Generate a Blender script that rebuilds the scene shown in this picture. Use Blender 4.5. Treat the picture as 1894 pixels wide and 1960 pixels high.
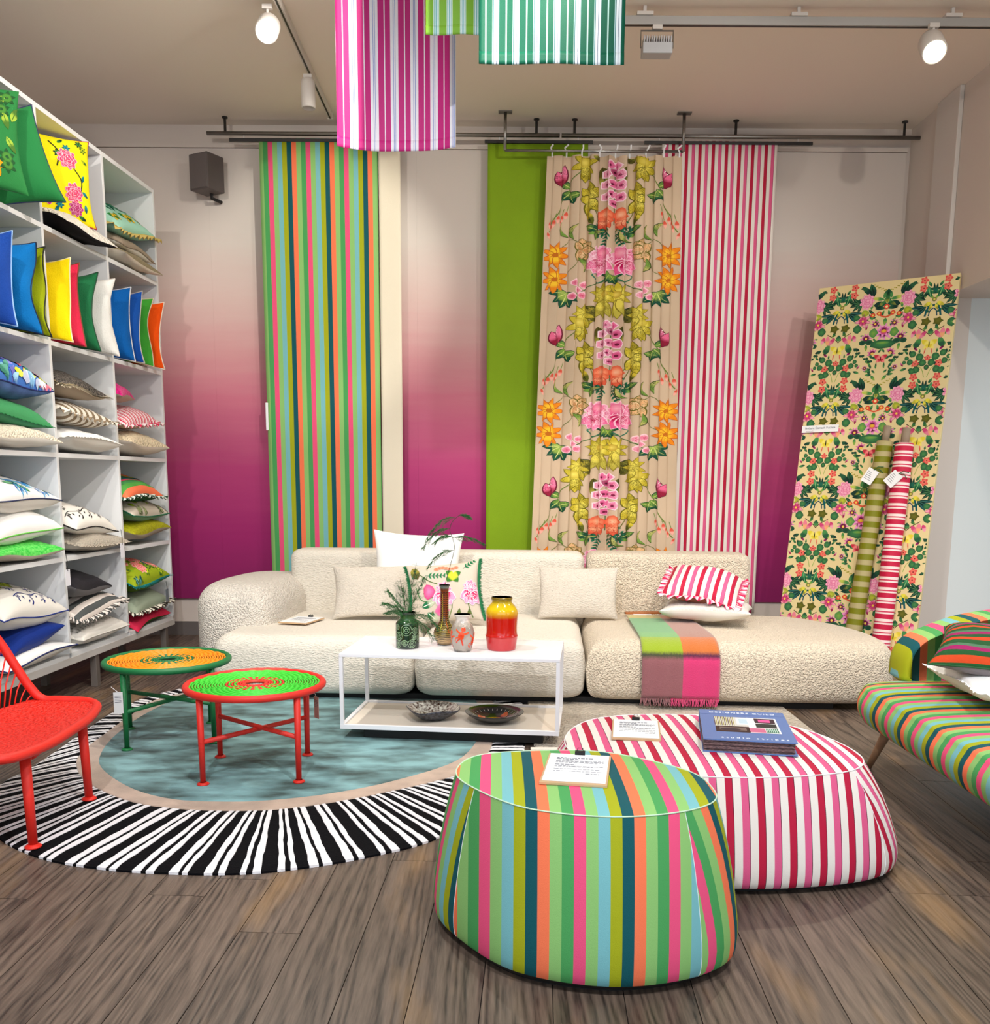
import bpy, math, random
import numpy as np
from mathutils import Vector, Matrix
random.seed(7); rng = np.random.default_rng(7)
SC = bpy.context.scene; COL = SC.collection; PI = math.pi
for o in list(bpy.data.objects): bpy.data.objects.remove(o)

# ------------------------------------------------------------------ camera
cam = bpy.data.cameras.new('camera'); cam_o = bpy.data.objects.new('camera', cam); COL.objects.link(cam_o)
P, R = math.radians(9.2), 0.0066
fw = Vector((0, math.cos(P), -math.sin(P))); u0 = Vector((0, math.sin(P), math.cos(P))); r0 = Vector((1, 0, 0))
rt = r0*math.cos(R)+u0*math.sin(R); up = u0*math.cos(R)-r0*math.sin(R)
M = Matrix((rt, up, -fw)).transposed().to_4x4(); M.translation = Vector((0, 0, 1.4))
cam_o.matrix_world = M
cam.sensor_width = 36; cam.sensor_fit = 'AUTO'; cam.lens = 1800/1960*36; cam.shift_y = 229/1960; cam.clip_start = .05
SC.camera = cam_o
# ------------------------------------------------------------------ world, exposure
SC.view_settings.view_transform = 'Standard'; SC.view_settings.look = 'None'
SC.view_settings.gamma = 1; SC.view_settings.use_curve_mapping = False; SC.view_settings.exposure = 0.08
W = bpy.data.worlds.new('world'); SC.world = W; W.use_nodes = True
W.node_tree.nodes['Background'].inputs[0].default_value = (.80, .90, 1, 1)
W.node_tree.nodes['Background'].inputs[1].default_value = 1.5
# ------------------------------------------------------------------ ceiling lights (shop spots, mostly above and behind the camera) and added fill
def spot(loc, tgt, power, col=(1, .93, .84), size=70, blend=.6, rad=.05):
    l = bpy.data.lights.new('spot_lamp', 'SPOT'); l.energy = power; l.color = col; l.spot_size = math.radians(size)
    l.spot_blend = blend; l.shadow_soft_size = rad
    o = bpy.data.objects.new('spot_lamp', l); COL.objects.link(o); o.location = loc
    o.rotation_euler = (Vector(tgt)-Vector(loc)).to_track_quat('-Z', 'Y').to_euler(); return o
spot((-2.2, 3.2, 4.1), (-1.2, 8.0, 2.0), 150)
spot((.2, 4.6, 4.1), (-1.45, 8.2, 3.0), 330, (1, .97, .86), 34)
spot((1.9, 3.4, 4.1), (.2, 8.0, 1.8), 170)
spot((3.0, 3.6, 4.1), (1.4, 8.0, 1.4), 130)
spot((.6, 3.0, 4.15), (-2.9, 6.3, 2.1), 330, size=80)
spot((-.6, 5.6, 4.15), (-3.0, 6.6, 2.9), 120, size=80)
spot((-.9, .9, 4.15), (-.4, 4.6, .3), 330, (.97, .97, 1), 75)
spot((1.3, .8, 4.15), (.7, 3.1, .4), 330, (.95, .97, 1), 70)
spot((1.2, 4.2, 4.15), (1.3, 6.4, .4), 230, (1, .86, .70), 75)
spot((-1.6, 4.4, 4.15), (-.9, 6.4, .5), 260, (1, .95, .86), 75)
spot((.3, 2.2, 4.15), (-1.9, 4.1, .3), 200, (1, .95, .9), 60)
spot((2.0, 1.4, 4.15), (2.7, 7.2, 1.7), 200, (1, .90, .78), 60)
spot((1.6, 2.4, 4.15), (2.5, 4.4, .6), 170, (.98, .97, 1), 60)  # extra spot, added to brighten the daybed back
a = bpy.data.lights.new('side_room_fill', 'AREA'); a.energy = 60; a.size = 1.6; a.color = (.86, .95, 1)  # added area light, stands in for the bluish daylight in the side room
ao = bpy.data.objects.new('side_room_fill', a); COL.objects.link(ao); ao.location = (4.9, 5.2, 2.7)

# ------------------------------------------------------------------ materials
def lin(c):
    if isinstance(c, str): c = tuple(int(c[i:i+2], 16) for i in (0, 2, 4))
    return tuple((x/255/12.92 if x/255 <= .04045 else ((x/255+.055)/1.055)**2.4) for x in c)
MC = {}
def mat(key, col=(200, 200, 200), rough=.6, metal=0, bump=0, bscale=200, btype='noise', var=0, vscale=3, sheen=0, spec=.5, emit=0, coat=0, stretch=None, col2=None):
    if key in MC: return MC[key]
    m = bpy.data.materials.new(key); m.use_nodes = True; n = m.node_tree.nodes; l = m.node_tree.links; b = n['Principled BSDF']
    c = lin(col)+(1,); b.inputs['Base Color'].default_value = c; b.inputs['Roughness'].default_value = rough
    b.inputs['Metallic'].default_value = metal; b.inputs['Specular IOR Level'].default_value = spec
    b.inputs['Sheen Weight'].default_value = sheen; b.inputs['Coat Weight'].default_value = coat
    if emit: b.inputs['Emission Color'].default_value = c; b.inputs['Emission Strength'].default_value = emit
    tc = n.new('ShaderNodeTexCoord'); mp = n.new('ShaderNodeMapping'); l.new(tc.outputs['Object'], mp.inputs[0])
    if stretch: mp.inputs['Scale'].default_value = stretch
    if var or col2:
        t = n.new('ShaderNodeTexNoise'); t.inputs['Scale'].default_value = vscale; t.inputs['Detail'].default_value = 5; l.new(mp.outputs[0], t.inputs[0])
        r = n.new('ShaderNodeValToRGB'); l.new(t.outputs[0], r.inputs[0]); r.color_ramp.elements[0].position = .35; r.color_ramp.elements[1].position = .65
        lo = lin(col2) if col2 else tuple(x*(1-var) for x in c[:3]); r.color_ramp.elements[0].color = tuple(lo)+(1,)
        r.color_ramp.elements[1].color = c if col2 else tuple(min(1, x*(1+var*.5)) for x in c[:3])+(1,)
        l.new(r.outputs[0], b.inputs['Base Color'])
    if bump: addbump(m, bump, bscale, btype, mp)
    if 'weave' in key:
        for q in n:
            if q.type == 'BUMP': q.inputs['Distance'].default_value = .012
    MC[key] = m; return m
def addbump(m, bump, bscale, btype='noise', mp=None):
    n = m.node_tree.nodes; l = m.node_tree.links; b = n['Principled BSDF']
    if mp is None:
        mp = n.new('ShaderNodeTexCoord'); src = mp.outputs['Object']
    else: src = mp.outputs[0]
    if btype == 'noise':
        t = n.new('ShaderNodeTexNoise'); t.inputs['Scale'].default_value = bscale; t.inputs['Detail'].default_value = 3; out = t.outputs[0]
    else:
        t = n.new('ShaderNodeTexVoronoi'); t.inputs['Scale'].default_value = bscale; t.feature = 'SMOOTH_F1'; t.inputs['Smoothness'].default_value = .6; out = t.outputs['Distance']
        t2 = n.new('ShaderNodeTexNoise'); t2.inputs['Scale'].default_value = bscale*.55; t2.inputs['Detail'].default_value = 3
        l.new(src, t2.inputs[0]); v = n.new('ShaderNodeVectorMath'); v.operation = 'ADD'; l.new(src, v.inputs[0])
        s = n.new('ShaderNodeVectorMath'); s.operation = 'SCALE'; s.inputs['Scale'].default_value = .02; l.new(t2.outputs[1], s.inputs[0]); l.new(s.outputs[0], v.inputs[1]); src = v.outputs[0]
    l.new(src, t.inputs[0])
    bp = n.new('ShaderNodeBump'); bp.inputs['Strength'].default_value = min(1, bump); bp.inputs['Distance'].default_value = .004 if btype == 'noise' else .014
    if btype != 'noise': bp.invert = True
    l.new(out, bp.inputs['Height']); l.new(bp.outputs[0], b.inputs['Normal'])
def stripes(key, seq, period, axis='X', rough=.75, bump=.25, bscale=500, off=0, waves=0, sheen=0):
    """striped cloth: seq = [(fraction, colour)...] along the metric UV"""
    if key in MC: return MC[key]
    m = bpy.data.materials.new(key); m.use_nodes = True; n = m.node_tree.nodes; l = m.node_tree.links; b = n['Principled BSDF']
    b.inputs['Roughness'].default_value = rough; b.inputs['Specular IOR Level'].default_value = .25; b.inputs['Sheen Weight'].default_value = sheen
    uv = n.new('ShaderNodeUVMap'); s = n.new('ShaderNodeSeparateXYZ'); l.new(uv.outputs[0], s.inputs[0])
    d = n.new('ShaderNodeMath'); d.operation = 'MULTIPLY_ADD'; d.inputs[1].default_value = 1/period; d.inputs[2].default_value = off; l.new(s.outputs[axis], d.inputs[0])
    f = n.new('ShaderNodeMath'); f.operation = 'FRACT'; l.new(d.outputs[0], f.inputs[0])
    r = n.new('ShaderNodeValToRGB'); r.color_ramp.interpolation = 'CONSTANT'; l.new(f.outputs[0], r.inputs[0])
    e = r.color_ramp.elements; tot = sum(q[0] for q in seq); p = 0
    for i, (wd, c) in enumerate(seq):
        el = e[0] if i == 0 else (e[1] if i == 1 else e.new(p)); el.position = p; el.color = lin(c)+(1,); p += wd/tot
    l.new(r.outputs[0], b.inputs['Base Color'])
    if bump: addbump(m, bump, bscale)
    MC[key] = m; return m
def printmat():
    if 'print' in MC: return MC['print']
    m = bpy.data.materials.new('print'); m.use_nodes = True; n = m.node_tree.nodes; l = m.node_tree.links; b = n['Principled BSDF']
    b.inputs['Roughness'].default_value = .8; b.inputs['Specular IOR Level'].default_value = .2
    a = n.new('ShaderNodeVertexColor'); a.layer_name = 'Col'; l.new(a.outputs[0], b.inputs['Base Color']); MC['print'] = m; return m
def glossprint():
    if 'gprint' in MC: return MC['gprint']
    m = printmat().copy(); m.name = 'glazed_print'; b = m.node_tree.nodes['Principled BSDF']
    b.inputs['Roughness'].default_value = .12; b.inputs['Specular IOR Level'].default_value = .6; MC['gprint'] = m; return m

# ------------------------------------------------------------------ object helpers
def link(o, parent=None):
    COL.objects.link(o)
    if parent is not None: o.parent = parent
    return o
def mesh(name, V, F, m=None, parent=None, smooth=False, uv=None, vcol=None, mats=None, fm=None):
    me = bpy.data.meshes.new(name); me.from_pydata([tuple(map(float, v)) for v in V], [], [tuple(map(int, f)) for f in F])
    if mats:
        for q in mats: me.materials.append(q)
        if fm is not None: me.polygons.foreach_set('material_index', np.array(fm, dtype=np.int32))
    elif m: me.materials.append(m)
    if smooth: me.polygons.foreach_set('use_smooth', [True]*len(me.polygons))
    idx = np.zeros(len(me.loops), dtype=np.int32); me.loops.foreach_get('vertex_index', idx)
    if uv is not None:
        l = me.uv_layers.new(name='UVMap'); l.data.foreach_set('uv', np.asarray(uv, dtype=np.float32)[idx].ravel())
    if vcol is not None:
        c = me.color_attributes.new('Col', 'FLOAT_COLOR', 'POINT'); c.data.foreach_set('color', np.asarray(vcol, dtype=np.float32).ravel())
    me.update(); return link(bpy.data.objects.new(name, me), parent)
def thing(name, label, cat, loc=(0, 0, 0), rz=0, group=None, rot=None):
    o = bpy.data.objects.new(name, None); o.empty_display_size = .05; COL.objects.link(o); o.location = loc
    o.rotation_euler = rot if rot else (0, 0, rz); tag(o, label, cat, group); return o
def tag(o, label, cat, group=None):
    o['label'] = label; o['category'] = cat
    if group: o['group'] = group
    return o
def struct(o): o['kind'] = 'structure'; return o
class MB:
    def __init__(s): s.V = []; s.F = []; s.n = 0
    def add(s, V, F):
        s.V += [tuple(v) for v in V]; s.F += [tuple(i+s.n for i in f) for f in F]; s.n += len(V); return s
    def box(s, x0, x1, y0, y1, z0, z1):
        return s.add([(x0, y0, z0), (x1, y0, z0), (x1, y1, z0), (x0, y1, z0), (x0, y0, z1), (x1, y0, z1), (x1, y1, z1), (x0, y1, z1)],
                     [(0, 3, 2, 1), (4, 5, 6, 7), (0, 1, 5, 4), (1, 2, 6, 5), (2, 3, 7, 6), (3, 0, 4, 7)])
    def tube(s, pts, r, n=8, closed=False, cap=True):
        pts = [Vector(p) for p in pts]; k = len(pts); V = []; F = []; prev = None
        rr = r if hasattr(r, '__len__') else [r]*k
        for i, p in enumerate(pts):
            a = pts[(i-1) % k] if (closed or i > 0) else p; b = pts[(i+1) % k] if (closed or i < k-1) else p
            t = (b-a).normalized()
            if prev is None:
                q = Vector((0, 0, 1)) if abs(t.z) < .9 else Vector((1, 0, 0)); e = t.cross(q).normalized()
            else:
                e = prev-t*prev.dot(t); e.normalize()
            prev = e; f = t.cross(e)
            for j in range(n):
                an = 2*PI*j/n; V.append(p+(e*math.cos(an)+f*math.sin(an))*rr[i])
        m = k if closed else k-1
        for i in range(m):
            for j in range(n):
                i2 = (i+1) % k; F.append((i*n+j, i*n+(j+1) % n, i2*n+(j+1) % n, i2*n+j))
        if not closed and cap: F += [tuple(range(n-1, -1, -1)), tuple((k-1)*n+j for j in range(n))]
        return s.add(V, F)
    def lathe(s, prof, n=32, c=(0, 0, 0)):
        V = []; F = []; k = len(prof)
        for r, z in prof:
            for j in range(n): V.append((c[0]+r*math.cos(2*PI*j/n), c[1]+r*math.sin(2*PI*j/n), c[2]+z))
        for i in range(k-1):
            for j in range(n): F.append((i*n+j, i*n+(j+1) % n, (i+1)*n+(j+1) % n, (i+1)*n+j))
        if prof[0][0] > 1e-4: F.append(tuple(range(n-1, -1, -1)))
        return s.add(V, F)
    def obj(s, name, m=None, parent=None, smooth=False): return mesh(name, s.V, s.F, m, parent, smooth)
def box(name, m, x0, x1, y0, y1, z0, z1, parent=None, bev=0):
    o = MB().box(x0, x1, y0, y1, z0, z1).obj(name, m, parent)
    if bev:
        b = o.modifiers.new('b', 'BEVEL'); b.width = bev; b.segments = 2
    return o
def grid(f, us, vs):
    V = [f(u, v) for v in vs for u in us]; nu = len(us)
    F = [(j*nu+i, j*nu+i+1, (j+1)*nu+i+1, (j+1)*nu+i) for j in range(len(vs)-1) for i in range(nu-1)]
    return V, F
def catmull(pts, n=8):
    pts = [np.array(p, float) for p in pts]; k = len(pts); out = []
    for i in range(k):
        a, b, c, d = pts[i-1], pts[i], pts[(i+1) % k], pts[(i+2) % k]
        for j in range(n):
            t = j/n; out.append(.5*((2*b)+(-a+c)*t+(2*a-5*b+4*c-d)*t*t+(-a+3*b-3*c+d)*t**3))
    return np.array(out)
def catopen(pts, n=6):
    pts = [np.array(p, float) for p in pts]; pts = [2*pts[0]-pts[1]]+pts+[2*pts[-1]-pts[-2]]; out = []
    for i in range(1, len(pts)-2):
        a, b, c, d = pts[i-1:i+3]
        for j in range(n):
            t = j/n; out.append(.5*((2*b)+(-a+c)*t+(2*a-5*b+4*c-d)*t*t+(-a+3*b-3*c+d)*t**3))
    out.append(pts[-2]); return np.array(out)
def resample(L, n):
    L = np.array(L); Lc = np.vstack([L, L[:1]]); d = np.r_[0, np.cumsum(np.linalg.norm(np.diff(Lc, axis=0), axis=1))]
    t = np.linspace(0, d[-1], n, endpoint=False); return np.c_[np.interp(t, d, Lc[:, 0]), np.interp(t, d, Lc[:, 1])]
def rrect(x0, x1, y0, y1, r, n=6):
    out = []
    for cx, cy, a in ((x1-r, y0+r, -PI/2), (x1-r, y1-r, 0), (x0+r, y1-r, PI/2), (x0+r, y0+r, PI)):
        for i in range(n+1):
            t = a+PI/2*i/n; out.append((cx+r*math.cos(t), cy+r*math.sin(t)))
    return np.array(out)
def densify(L, mx=.08):
    out = []
    for i in range(len(L)):
        a, b = L[i], L[(i+1) % len(L)]; k = max(1, int(np.linalg.norm(b-a)/mx))
        for j in range(k): out.append(a+(b-a)*j/k)
    return np.array(out)
def loft(loop, levels):
    """levels: (inset, z); closed top and bottom"""
    L = np.array(loop); n = len(L); t = np.roll(L, -1, 0)-np.roll(L, 1, 0); t /= np.linalg.norm(t, axis=1)[:, None]+1e-9
    nr = np.c_[t[:, 1], -t[:, 0]]; c = L.mean(0); V = []; F = []
    for ins, z in levels:
        h = (L.max(0)-L.min(0))/2; cc = (L.max(0)+L.min(0))/2; Q = cc+(L-cc)*(1-ins/h)
        V += [(q[0], q[1], z) for q in Q]
    for i in range(len(levels)-1):
        for j in range(n): F.append((i*n+j, i*n+(j+1) % n, (i+1)*n+(j+1) % n, (i+1)*n+j))
    F.append(tuple(range(n-1, -1, -1))); F.append(tuple((len(levels)-1)*n+j for j in range(n))); return V, F
def softblock(name, loop, z0, z1, r, m, parent, crown=.02, bulge=.0):
    lv = []
    for i in range(5): a = PI/2*i/4; lv.append((r*.7*(1-math.sin(a)), z0+r*.7*(1-math.cos(a))))
    lv.append((-bulge, (z0+z1)/2))
    for i in range(7): a = PI/2*i/6; lv.append((r*(1-math.cos(a)), z1-r+r*math.sin(a)-crown))
    h = (np.max(loop, 0)-np.min(loop, 0)).min()/2; lv += [(r+(h-r)*f, z1-crown*(1-f)) for f in (.3, .6, .97) if h > r*1.1]
    V, F = loft(loop, lv); return mesh(name, V, F, m, parent, True)

# ------------------------------------------------------------------ printed / woven motifs (flat print laid on the cloth)
class Art:
    def __init__(s): s.T = []; s.k = 0
    def mark(s): s.k = 0
    def m_(f):
        def g(s, *a, **k): s.k = 0; return f(s, *a, **k)
        return g
    def poly(s, pts, cols, tris): s.T.append((np.array(pts, float), np.array([lin(c) for c in cols]), tris, s.k)); s.k += 1
    def petal(s, x, y, a, L, w, c1, c2, n=5, skew=0, edge=None):
        if edge: s.petal(x-math.cos(a)*L*.03, y-math.sin(a)*L*.03, a, L*1.07, w*1.25, edge, edge, n, skew)
        ca, sa = math.cos(a), math.sin(a); pts = []; cols = []
        for i in range(n+1):
            t = i/n; h = w/2*math.sin(PI*min(1, t**.85))**.8 if 0 < t < 1 else 0
            for sg in (-1, 1):
                px = L*t; py = sg*h+skew*L*math.sin(PI*t)*.3; pts.append((x+px*ca-py*sa, y+px*sa+py*ca))
                cols.append(c1 if t < .45 else c2)
        tr = []
        for i in range(n): b = 2*i; tr += [(b, b+1, b+3), (b, b+3, b+2)]
        s.poly(pts, cols, tr)
    def disc(s, x, y, rx, ry, c1, c2=None, n=10, a=0, lob=0, lobn=5):
        c2 = c2 or c1; pts = [(x, y)]; cols = [c1]
        for i in range(n):
            t = 2*PI*i/n; k = 1+lob*math.cos(lobn*t); px, py = rx*k*math.cos(t), ry*k*math.sin(t)
            pts.append((x+px*math.cos(a)-py*math.sin(a), y+px*math.sin(a)+py*math.cos(a))); cols.append(c2)
        s.poly(pts, cols, [(0, i+1, (i+1) % n+1) for i in range(n)])
    @m_
    def line(s, P, w, c):
        P = catopen(P, 4) if len(P) > 2 else np.array(P, float); pts = []; k = len(P)
        for i in range(k):
            t = P[min(i+1, k-1)]-P[max(i-1, 0)]; t = t/(np.linalg.norm(t)+1e-9); nn = np.array([-t[1], t[0]])*w/2; pts += [P[i]-nn, P[i]+nn]
        tr = []
        for i in range(k-1): b = 2*i; tr += [(b, b+1, b+3), (b, b+3, b+2)]
        s.poly(pts, [c]*len(pts), tr)
    @m_
    def leaf(s, x, y, a, L, w, c1, c2, vein=None, edge=None):
        s.petal(x, y, a, L, w, c1, c2, edge=edge)
        if vein: s.petal(x, y, a, L*.9, w*.14, vein, vein)
    @m_
    def flower(s, x, y, r, n, w, c1, c2, cc=None, a0=0, edge=None, squash=1, cr=.2):
        for i in range(n):
            a = a0+2*PI*i/n; s.petal(x, y, math.atan2(math.sin(a)*squash, math.cos(a)), r*math.hypot(math.cos(a), math.sin(a)*squash), r*w, c1, c2, edge=edge)
        if cc: s.disc(x, y, r*cr, r*cr, cc, cc, 8)
    @m_
    def peony(s, x, y, r, c1, c2, c3, seed=0, sy=1):
        rn = random.Random(seed)
        for ring, (rr, k) in enumerate(((.98, 9), (.72, 8), (.45, 6), (.22, 4))):
            for i in range(k):
                a = 2*PI*(i+.5*ring)/k+rn.uniform(-.1, .1); px, py = x+math.cos(a)*r*rr*.62, y+math.sin(a)*r*rr*.62*sy
                s.disc(px, py, r*.30, r*.25, c3, c3, 9, a, .08, 3); s.disc(px, py, r*.27, r*.22, c1 if ring % 2 else c2, c2 if ring % 2 else c1, 9, a, .08, 3)
    @m_
    def butterfly(s, x, y, r, c1, c2, body):
        for sg in (-1, 1):
            s.petal(x, y, PI/2-sg*1.0, r, r*.62, c2, c1, edge=None); s.petal(x, y, -PI/2+sg*.9, r*.7, r*.45, c1, c2)
        s.petal(x, y-r*.35, PI/2, r*.8, r*.12, body, body)
    @m_
    def spray(s, x, y, a, L, k, lw, c1, c2, stem):
        s.line([(x, y), (x+math.cos(a)*L, y+math.sin(a)*L)], lw*.12, stem)
        for i in range(k):
            t = (i+1)/(k+.5); px, py = x+math.cos(a)*L*t, y+math.sin(a)*L*t
            for sg in (-1, 1): s.leaf(px, py, a+sg*.9, lw*(1.25-t*.6), lw*.4, c1, c2)
    def put(s, name, parent, fn, inside=None, mx=.02, off=.0014, step=4e-5, m=None, scale=1, dx=0, dy=0):
        V = []; F = []; C = []; n = 0
        for pts, cols, tris, k in s.T:
            P5 = [(x*scale+dx, y*scale+dy, r, g, b) for (x, y), (r, g, b) in zip(pts.tolist(), cols.tolist())]; o = off+k*step; ix = {}; mx2 = mx*mx
            st = [(P5[t[0]], P5[t[1]], P5[t[2]]) for t in tris]
            while st:
                t = st.pop(); a, b, c = t
                e0 = (a[0]-b[0])**2+(a[1]-b[1])**2; e1 = (b[0]-c[0])**2+(b[1]-c[1])**2; e2 = (c[0]-a[0])**2+(c[1]-a[1])**2
                if e0 > mx2 or e1 > mx2 or e2 > mx2:
                    if e1 >= e0 and e1 >= e2: a, b, c = b, c, a
                    elif e2 >= e0: a, b, c = c, a, b
                    q = tuple((i_+j_)*.5 for i_, j_ in zip(a, b)); st.append((a, q, c)); st.append((q, b, c)); continue
                if inside and not inside((a[0]+b[0]+c[0])/3, (a[1]+b[1]+c[1])/3): continue
                f = []
                for q in t:
                    i_ = ix.get(q)
                    if i_ is None: i_ = ix[q] = n; n += 1; V.append(fn(q[0], q[1], o)); C.append((q[2], q[3], q[4], 1))
                    f.append(i_)
                F.append(f)
        o_ = mesh(name, V, F, m or printmat(), parent, False, vcol=C); o_['kind'] = 'stuff'; return o_
def surf(fn, e=2e-3):
    """wrap pos(u,v) into pos(u,v,offset) along the normal (u x v)"""
    cache = {}
    def g(u, v, o):
        k = (round(u, 5), round(v, 5)); h = cache.get(k)
        if h is None:
            p = fn(u, v); p1 = fn(u+e, v); p2 = fn(u, v+e); ax, ay, az = p1[0]-p[0], p1[1]-p[1], p1[2]-p[2]; bx, by, bz = p2[0]-p[0], p2[1]-p[1], p2[2]-p[2]
            nx, ny, nz = ay*bz-az*by, az*bx-ax*bz, ax*by-ay*bx; L = math.sqrt(nx*nx+ny*ny+nz*nz) or 1; h = cache[k] = (p[0], p[1], p[2], nx/L, ny/L, nz/L)
        return (h[0]+h[3]*o, h[1]+h[4]*o, h[2]+h[5]*o)
    return g

WHITE = mat('white_paint', (214, 208, 202), .55); WLAM = mat('white_laminate', (226, 228, 230), .35)
WALLM = mat('wall_paint', (216, 205, 196), .75, bump=.06, bscale=60); CEILM = mat('ceiling_paint', (240, 230, 218), .85)
STEEL = mat('brushed_steel', (150, 148, 145), .35, 1); DARK = mat('dark_metal', (60, 58, 56), .4, .8); BLACK = mat('black', (12, 12, 13), .6)
PAPER = mat('paper', (240, 242, 245), .7); WOODB = mat('pale_wood', (205, 170, 130), .5, var=.12, vscale=8)
INK = mat('ink', (90, 95, 110), .7)

# ------------------------------------------------------------------ setting
XL, XR, YB, YF, HC = -4.35, 3.43, 8.377, -2.5, 4.29
def woodmat():
    m = bpy.data.materials.new('oak_boards'); m.use_nodes = True; n = m.node_tree.nodes; l = m.node_tree.links; b = n['Principled BSDF']
    tc = n.new('ShaderNodeTexCoord'); oi = n.new('ShaderNodeObjectInfo'); mp = n.new('ShaderNodeMapping'); mp.inputs['Rotation'].default_value = (0, 0, math.radians(2.8))
    mp.inputs['Scale'].default_value = (1, .07, 1)
    ad = n.new('ShaderNodeVectorMath'); ad.operation = 'ADD'; l.new(tc.outputs['Object'], mp.inputs[0]); l.new(mp.outputs[0], ad.inputs[0])
    cm = n.new('ShaderNodeCombineXYZ'); mu = n.new('ShaderNodeMath'); mu.operation = 'MULTIPLY'; mu.inputs[1].default_value = 37; l.new(oi.outputs['Random'], mu.inputs[0]); l.new(mu.outputs[0], cm.inputs[2]); l.new(mu.outputs[0], cm.inputs[0]); l.new(cm.outputs[0], ad.inputs[1])
    w = n.new('ShaderNodeTexWave'); w.inputs['Scale'].default_value = 8; w.inputs['Distortion'].default_value = 26; w.inputs['Detail'].default_value = 3; w.inputs['Detail Scale'].default_value = .8; l.new(ad.outputs[0], w.inputs[0])
    no = n.new('ShaderNodeTexNoise'); no.inputs['Scale'].default_value = 130; no.inputs['Detail'].default_value = 6; l.new(ad.outputs[0], no.inputs[0])
    n3 = n.new('ShaderNodeTexNoise'); n3.inputs['Scale'].default_value = 2.2; n3.inputs['Detail'].default_value = 4; l.new(tc.outputs['Object'], n3.inputs[0])
    mx = n.new('ShaderNodeMix'); mx.inputs[0].default_value = .72; l.new(w.outputs[1], mx.inputs[2]); l.new(no.outputs[0], mx.inputs[3])
    r = n.new('ShaderNodeValToRGB'); l.new(mx.outputs[0], r.inputs[0]); e = r.color_ramp.elements
    e[0].position = .26; e[0].color = lin((50, 41, 36))+(1,); e[1].position = .74; e[1].color = lin((112, 96, 84))+(1,); q = e.new(.42); q.color = lin((84, 71, 62))+(1,)
    hs = n.new('ShaderNodeHueSaturation'); l.new(r.outputs[0], hs.inputs['Color'])
    mr = n.new('ShaderNodeMapRange'); mr.inputs[3].default_value = .85; mr.inputs[4].default_value = 1.14; l.new(oi.outputs['Random'], mr.inputs[0]); l.new(mr.outputs[0], hs.inputs['Value'])
    m2 = n.new('ShaderNodeMix'); m2.data_type = 'RGBA'; m2.blend_type = 'MIX'; rr = n.new('ShaderNodeMapRange'); rr.inputs[1].default_value = .56; rr.inputs[2].default_value = .75; rr.inputs[4].default_value = .5
    l.new(n3.outputs[0], rr.inputs[0]); m5 = n.new('ShaderNodeMapping'); m5.inputs['Scale'].default_value = (2.6, .5, 1); l.new(tc.outputs['Object'], m5.inputs[0]); l.new(m5.outputs[0], n3.inputs[0]); l.new(rr.outputs[0], m2.inputs[0]); l.new(hs.outputs[0], m2.inputs[6]); m2.inputs[7].default_value = lin((176, 138, 92))+(1,)
    l.new(m2.outputs[2], b.inputs['Base Color']); b.inputs['Roughness'].default_value = .42
    bp = n.new('ShaderNodeBump'); bp.inputs['Strength'].default_value = .35; bp.inputs['Distance'].default_value = .003; l.new(mx.outputs[0], bp.inputs['Height']); l.new(bp.outputs[0], b.inputs['Normal'])
    return m
OAK = woodmat()
floor = struct(box('floor', mat('subfloor', (40, 32, 27), .8), XL, XR, YF, YB, -.12, -.006))
struct(box('floor', mat('side_floor', (120, 104, 92), .5, var=.2, vscale=4), XR, 6.2, .5, 7.62, -.12, 0))
def clip(poly, x0, x1, y0, y1):
    for ax, lim, sg in ((0, x0, 1), (0, x1, -1), (1, y0, 1), (1, y1, -1)):
        out = []
        for i in range(len(poly)):
            a, b = poly[i], poly[(i+1) % len(poly)]; da, db = sg*(a[ax]-lim), sg*(b[ax]-lim)
            if da >= 0: out.append(a)
            if da*db < 0: t = da/(da-db); out.append((a[0]+(b[0]-a[0])*t, a[1]+(b[1]-a[1])*t))
        poly = out
        if not poly: return []
    return poly
A = math.radians(2.8); dv = (math.sin(A), math.cos(A)); du = (math.cos(A), -math.sin(A)); pw, pl = .195, 2.05
cnt = 0
for i in range(-26, 28):
    off = random.uniform(0, pl)
    for j in range(-4, 7):
        g = .0014; a0, a1 = i*pw+g, (i+1)*pw-g; b0, b1 = j*pl+off+g, (j+1)*pl+off-g
        q = clip([(du[0]*a+dv[0]*b, du[1]*a+dv[1]*b+3) for a, b in ((a0, b0), (a1, b0), (a1, b1), (a0, b1))], XL+.002, XR-.002, YF+.2, YB-.002)
        if len(q) < 3: continue
        k = len(q); V = [(x, y, -.006) for x, y in q]+[(x, y, 0) for x, y in q]
        mesh('floor_board', V, [tuple(range(k-1, -1, -1)), tuple(range(k, 2*k))]+[(t, (t+1) % k, k+(t+1) % k, k+t) for t in range(k)], OAK, floor); cnt += 1
print('boards', cnt)
struct(box('ceiling', CEILM, XL-.1, XR+.1, YF, YB+.1, HC, HC+.1))
struct(box('wall_left', WALLM, XL-.1, XL, YF, YB, 0, HC))
struct(box('wall_back', WALLM, XL-.1, XR+.1, YB, YB+.1, 0, HC))
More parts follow.
